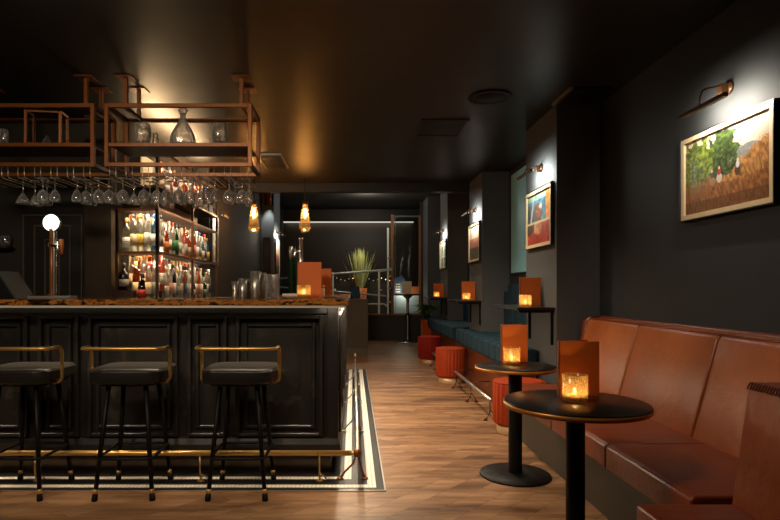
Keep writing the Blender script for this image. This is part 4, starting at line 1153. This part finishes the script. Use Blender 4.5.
MB().box((-.085, -.03, .0), (-.06, 0, .3)).box((.06, -.03, 0), (.085, 0, .3)).box((-.085, -.03, .28), (.085, 0, .31)).box((-.02, -.06, .12), (.02, 0, .16)).build('bracket', M['black_metal'], t)

light('SPOT', (-1.63, 10.9, 2.84), 18, (1, .9, .75), spot_size=math.radians(70), spot_blend=.6, shadow_soft_size=.04, aim=(-1.66, 10.97, 1.5))
# ------------------------------------------------------------------ rear room
t = thing('cove_light', 'long thin white cove light along the top of the rear wall', 'strip light', (-.2, 14.5, 2.90))
MB().box((-1.6, -.03, 0), (1.75, .02, .03)).build('led_line', M['led_rear'], t); MB().box((-1.6, -.05, .03), (1.75, .045, .06)).build('channel', M['black_metal'], t)
light('AREA', (-.1, 14.44, 2.89), 2, (1, .85, .6), shape='RECTANGLE', size=3.2, size_y=.03, rot=(math.radians(12), 0, 0))
# glazed screen beside the far pillar
w1 = MB(); ya = 13.3
X0, X1 = .895, 1.60
w1.box((X0 - .0, ya, .6), (X0 + .07, ya + .07, 2.95)).box((X1 - .05, ya, .6), (X1, ya + .07, 2.95))
S('window_1', w1, simple('copper_wood_frame', lin(134, 84, 44), .45))
S('window_frame_top', MB().box((X0 + .09, ya, 2.89), (X1 - .05, ya + .05, 2.93)).box((X0 + .09, ya, .61), (X0 + .105, ya + .05, 2.9)).box((X0 + .09, ya, .61), (X1 - .05, ya + .05, .63)), simple('pale_green_steel', lin(120, 140, 132), .35, .6))
S('window_pane', MB().box((X0 + .1, ya + .02, .63), (X1 - .05, ya + .026, 2.89)), M['glass_thin'])
t = thing('printed_board', 'pale blue and white printed board low behind the rear glass screen', 'board', (1.33, 13.62, .601))
MB().box((-.36, 0, 0), (.28, .012, .44), .002).build('lower_sheet', simple('pale_blue_sheet', lin(176, 196, 206), .6, nscale=6, var=.25), t)
bl = MB(); bm = bl.bm
pts = [(-.34, .44), (-.04, .44), (-.04, .78), (-.16, .94), (-.34, .84)]
A = [bm.verts.new((x, 0, z)) for x, z in pts]; B = [bm.verts.new((x, .012, z)) for x, z in pts]
bm.faces.new(A); bm.faces.new(B[::-1])
for i in range(5): bm.faces.new((A[i], A[(i + 1) % 5], B[(i + 1) % 5], B[i]))
bl.build('blue_house_shape', simple('slate_blue', lin(64, 92, 122), .6), t)
ln = MB()
for k in range(4): ln.box((-.31, -.004, .52 + k * .06), (-.19, 0, .545 + k * .06))
ln.build('white_lines', M['paper'], t)
MB().box((-.02, 0, .44), (.26, .012, .66)).build('orange_band', M['pot'], t)
light('POINT', (1.2, 13.42, 1.1), 5.0, (1, .85, .65), shadow_soft_size=.05)  # added point lamp that brightens the printed board
R = random.Random(9)
t = thing('reflection_beads', 'row of tiny glowing beads imitating candle reflections behind the railing', 'reflection glints', (0, 13.9, 1.45))
MB().tube([(-.5 + k * .1, .0, .03 * math.sin(k * 1.7)) for k in range(15)], .004, 5).build('wire', M['black_metal'], t)
for k in range(15):  # glowing beads added to imitate small reflections of candles
    MB().lathe([(0, -.012), (.012, 0), (0, .012)], 6, (-.5 + k * .1, -.01, .03 * math.sin(k * 1.7) - .012)).build('bulb', emit('warm_reflection_bead', (1, .5, .16, 1), 3 + 5 * R.random()) if k in (0, 5, 12, 13, 14) else bpy.data.materials.get('dim_reflection_bead') or emit('dim_reflection_bead', (1, .8, .5, 1), .6), t)
S('wall_rear_ledge', MB().box((-1.5, 13.85, .6), (.85, 14.05, 1.40)), M['black_frame'])
# railing
t = thing('railing', 'stainless steel handrail before the rear wall planters', 'railing', (0, 13.0, 0))
q = lambda px, py, Y=13.0: ((px - 353) * Y / 565, 0, 1.2 - (py - 289) * Y / 565)
MB().tube([q(276, 279), q(330, 274), q(392, 269.5)], .026, 10).build('top_rail', M['rail_steel'], t)
MB().tube([q(276, 287), q(330, 291), q(386, 296)], .018, 8).build('middle_rail', M['rail_steel'], t)
MB().tube([q(276, 296), q(330, 296.5)], .018, 8).build('lower_rail', M['rail_steel'], t)
MB().tube([q(350, 300), q(366, 304), q(384, 304), q(388, 307), q(388, 312)], .016, 8).build('lower_rail', M['rail_steel'], t)
for px, a, b in ((333, 272, 314), (379, 270, 314), (388, 228, 314)):
    x, _, z = q(px, a); p = MB().box((x - .022, -.022, .62), (x + .022, .022, z), .004).build('post', M['rail_steel'], t)
    for py in ((258, 276, 288, 302) if px == 388 else (290,)):
        zz = q(px, py)[2]; MB().box((x, -.03, zz - .025), (x + .07, .03, zz + .025), .004).build('clamp', M['chrome'], p)
# planters
def grass(label, X, Y, z0, z1, n, spread, mat, potmat, w, zb=.601):
    t = thing('potted_plant', label, 'plant', (X, Y, 0))
    MB().lathe([(0, zb), (.13, zb), (.17, z0), (.155, z0), (.15, z0 - .03), (0, z0 - .03)], 20).build('pot', potmat, t)
    g = MB(); R = random.Random(n)
    for k in range(n):
        a = R.random() * 2 * PI; l = R.random() ** .7 * spread; h = z1 + .05 - (z1 - z0) * R.random() * .35 * (.2 + l / spread)
        leaf(g, (math.cos(a) * .07, math.sin(a) * .07, z0 - .04), (math.cos(a) * l, math.sin(a) * l, h), w * (.7 + .6 * R.random()), droop=.12 * l)
    g.build('foliage', mat, t); return t
grass('spiky pale green grass plant in a terracotta pot behind the railing', P(360, 13.45), 13.45, 1.22, 2.17, 90, .42, M['leaf_pale'], M['pot'], .014)
grass('dark upright snake plant in a dark pot by the blue-grey pier', P(293, 12.5), 12.5, 1.0, 2.25, 22, .16, M['leaf_dark'], M['dark_pot'], .03, zb=.0)
light('SPOT', (P(360, 13.2), 12.6, 3.2), 110, (1, .88, .6), spot_size=math.radians(40), spot_blend=.8, shadow_soft_size=.05, aim=(P(360, 13.45), 13.5, 1.7))  # added spot without a fixture, to brighten the grass plant
# host counter with a tablet
t = thing('host_counter', 'dark block counter with a pale plinth beyond the bar end', 'counter', (.06, 10.35, 0))
MB().box((-.45, -.22, .14), (.21, .25, 1.015), .005).build('body', simple('dark_taupe_paint', lin(84, 76, 68), .5), t); MB().box((-.44, -.21, 0), (.20, .24, .14)).build('plinth', simple('pale_plinth', lin(104, 96, 84), .5), t)
t = thing('tablet', 'small tilted tablet with a blue screen on the dark block counter', 'tablet', (P(356, 10.4), 10.4, 1.0155), math.radians(12))
pm = Matrix.Rotation(math.radians(-24), 4, 'X') 
MB().box((-.085, -.006, .01), (.085, .006, .25), .003, mtx=pm).build('casing', M['black_plastic'], t); MB().box((-.075, -.008, .02), (.075, -.0062, .24), mtx=pm).build('screen', M['screen'], t)
MB().box((-.06, -.02, 0), (.06, .12, .01)).box((-.01, .06, .01), (.01, .1, .15)).build('stand', M['steel'], t)
# high table
t = thing('poser_table', 'tall chrome pedestal table with a black round top before the glass screen', 'table', (1.235, 12.75, 0))
MB().lathe([(0, 1.06), (.29, 1.06), (.3, 1.068), (.3, 1.085), (.29, 1.09), (0, 1.09)], 40).build('table_top', M['table_black'], t)
MB().lathe([(.14, 1.06), (.1, 1.03), (.04, .98), (.032, .9), (.032, .03)], 20).build('column', M['chrome'], t)
MB().lathe([(0, 0), (.28, 0), (.275, .012), (.1, .028), (.035, .05), (0, .05)], 40).build('base', M['chrome'], t)
MB().lathe([(.032, .62), (.05, .625), (.05, .65), (.032, .655)], 16).build('collar', M['black_metal'], t)
t = thing('menu_board', 'beige menu board propped on the tall chrome pedestal table', 'menu', (1.2, 12.72, 1.0905), math.radians(-18))
pm = Matrix.Rotation(math.radians(-14), 4, 'X')
MB().box((-.11, -.005, .005), (.11, .005, .29), .002, mtx=pm).build('card', simple('beige_card', lin(176, 152, 124), .6), t); MB().box((-.015, .0, 0), (.015, .09, .006)).box((-.008, .075, 0), (.008, .085, .2)).build('easel_leg', M['dark_wood'], t)

# ------------------------------------------------------------------ lights
W = (1, .79, .56)
sp = dict(spot_blend=.9, shadow_soft_size=.07)
# added lamps without fixtures: fill for bar front, banquette, aisle and rear
light('SPOT', (-2.1, .6, 2.62), 150, W, spot_size=math.radians(85), spot_blend=.9, shadow_soft_size=.25, aim=(-2.0, 4, 1.3))
light('SPOT', (-.9, .6, 2.62), 150, W, spot_size=math.radians(85), spot_blend=.9, shadow_soft_size=.25, aim=(-.9, 4, 1.3))
light('SPOT', (-.5, 2.2, 2.55), 90, W, spot_size=math.radians(80), aim=(1.7, 2.9, .7), spot_blend=.9, shadow_soft_size=.28)
light('SPOT', (.45, 2.6, 2.66), 48, W, spot_size=math.radians(80), aim=(.45, 3.9, 0), **sp)
light('SPOT', (.6, 5.25, 2.66), 180, W, spot_size=math.radians(130), aim=(.6, 5.6, 0), **sp)
light('SPOT', (.4, 8.6, 3.2), 90, W, spot_size=math.radians(90), aim=(.4, 8.2, 0), **sp)
light('POINT', (.3, 12.2, 2.9), 34, (1, .9, .74), shadow_soft_size=.1)

world = bpy.data.worlds.new('world'); sc.world = world; world.use_nodes = True
world.node_tree.nodes['Background'].inputs[0].default_value = (.02, .018, .016, 1)
world.node_tree.nodes['Background'].inputs[1].default_value = .3

# ------------------------------------------------------------------ camera
cd = bpy.data.cameras.new('camera'); cam = bpy.data.objects.new('camera', cd); COL.objects.link(cam)
cam.location = (0, 0, 1.2); cam.rotation_euler = (PI / 2, 0, 0)
cd.sensor_fit = 'HORIZONTAL'; cd.sensor_width = 36; cd.lens = 36 * 565 / 780
cd.shift_x = 37 / 780; cd.shift_y = 29 / 780; cd.clip_start = .05
sc.camera = cam
sc.view_settings.view_transform = 'Standard'; sc.view_settings.look = 'None'
sc.view_settings.gamma = 1; sc.view_settings.use_curve_mapping = False; sc.view_settings.exposure = 0
cy = sc.cycles
cy.use_denoising = True
cy.max_bounces = 10; cy.diffuse_bounces = 4; cy.glossy_bounces = 5; cy.transmission_bounces = 8; cy.transparent_max_bounces = 16
cy.caustics_refractive = False; cy.caustics_reflective = False; cy.sample_clamp_indirect = 3
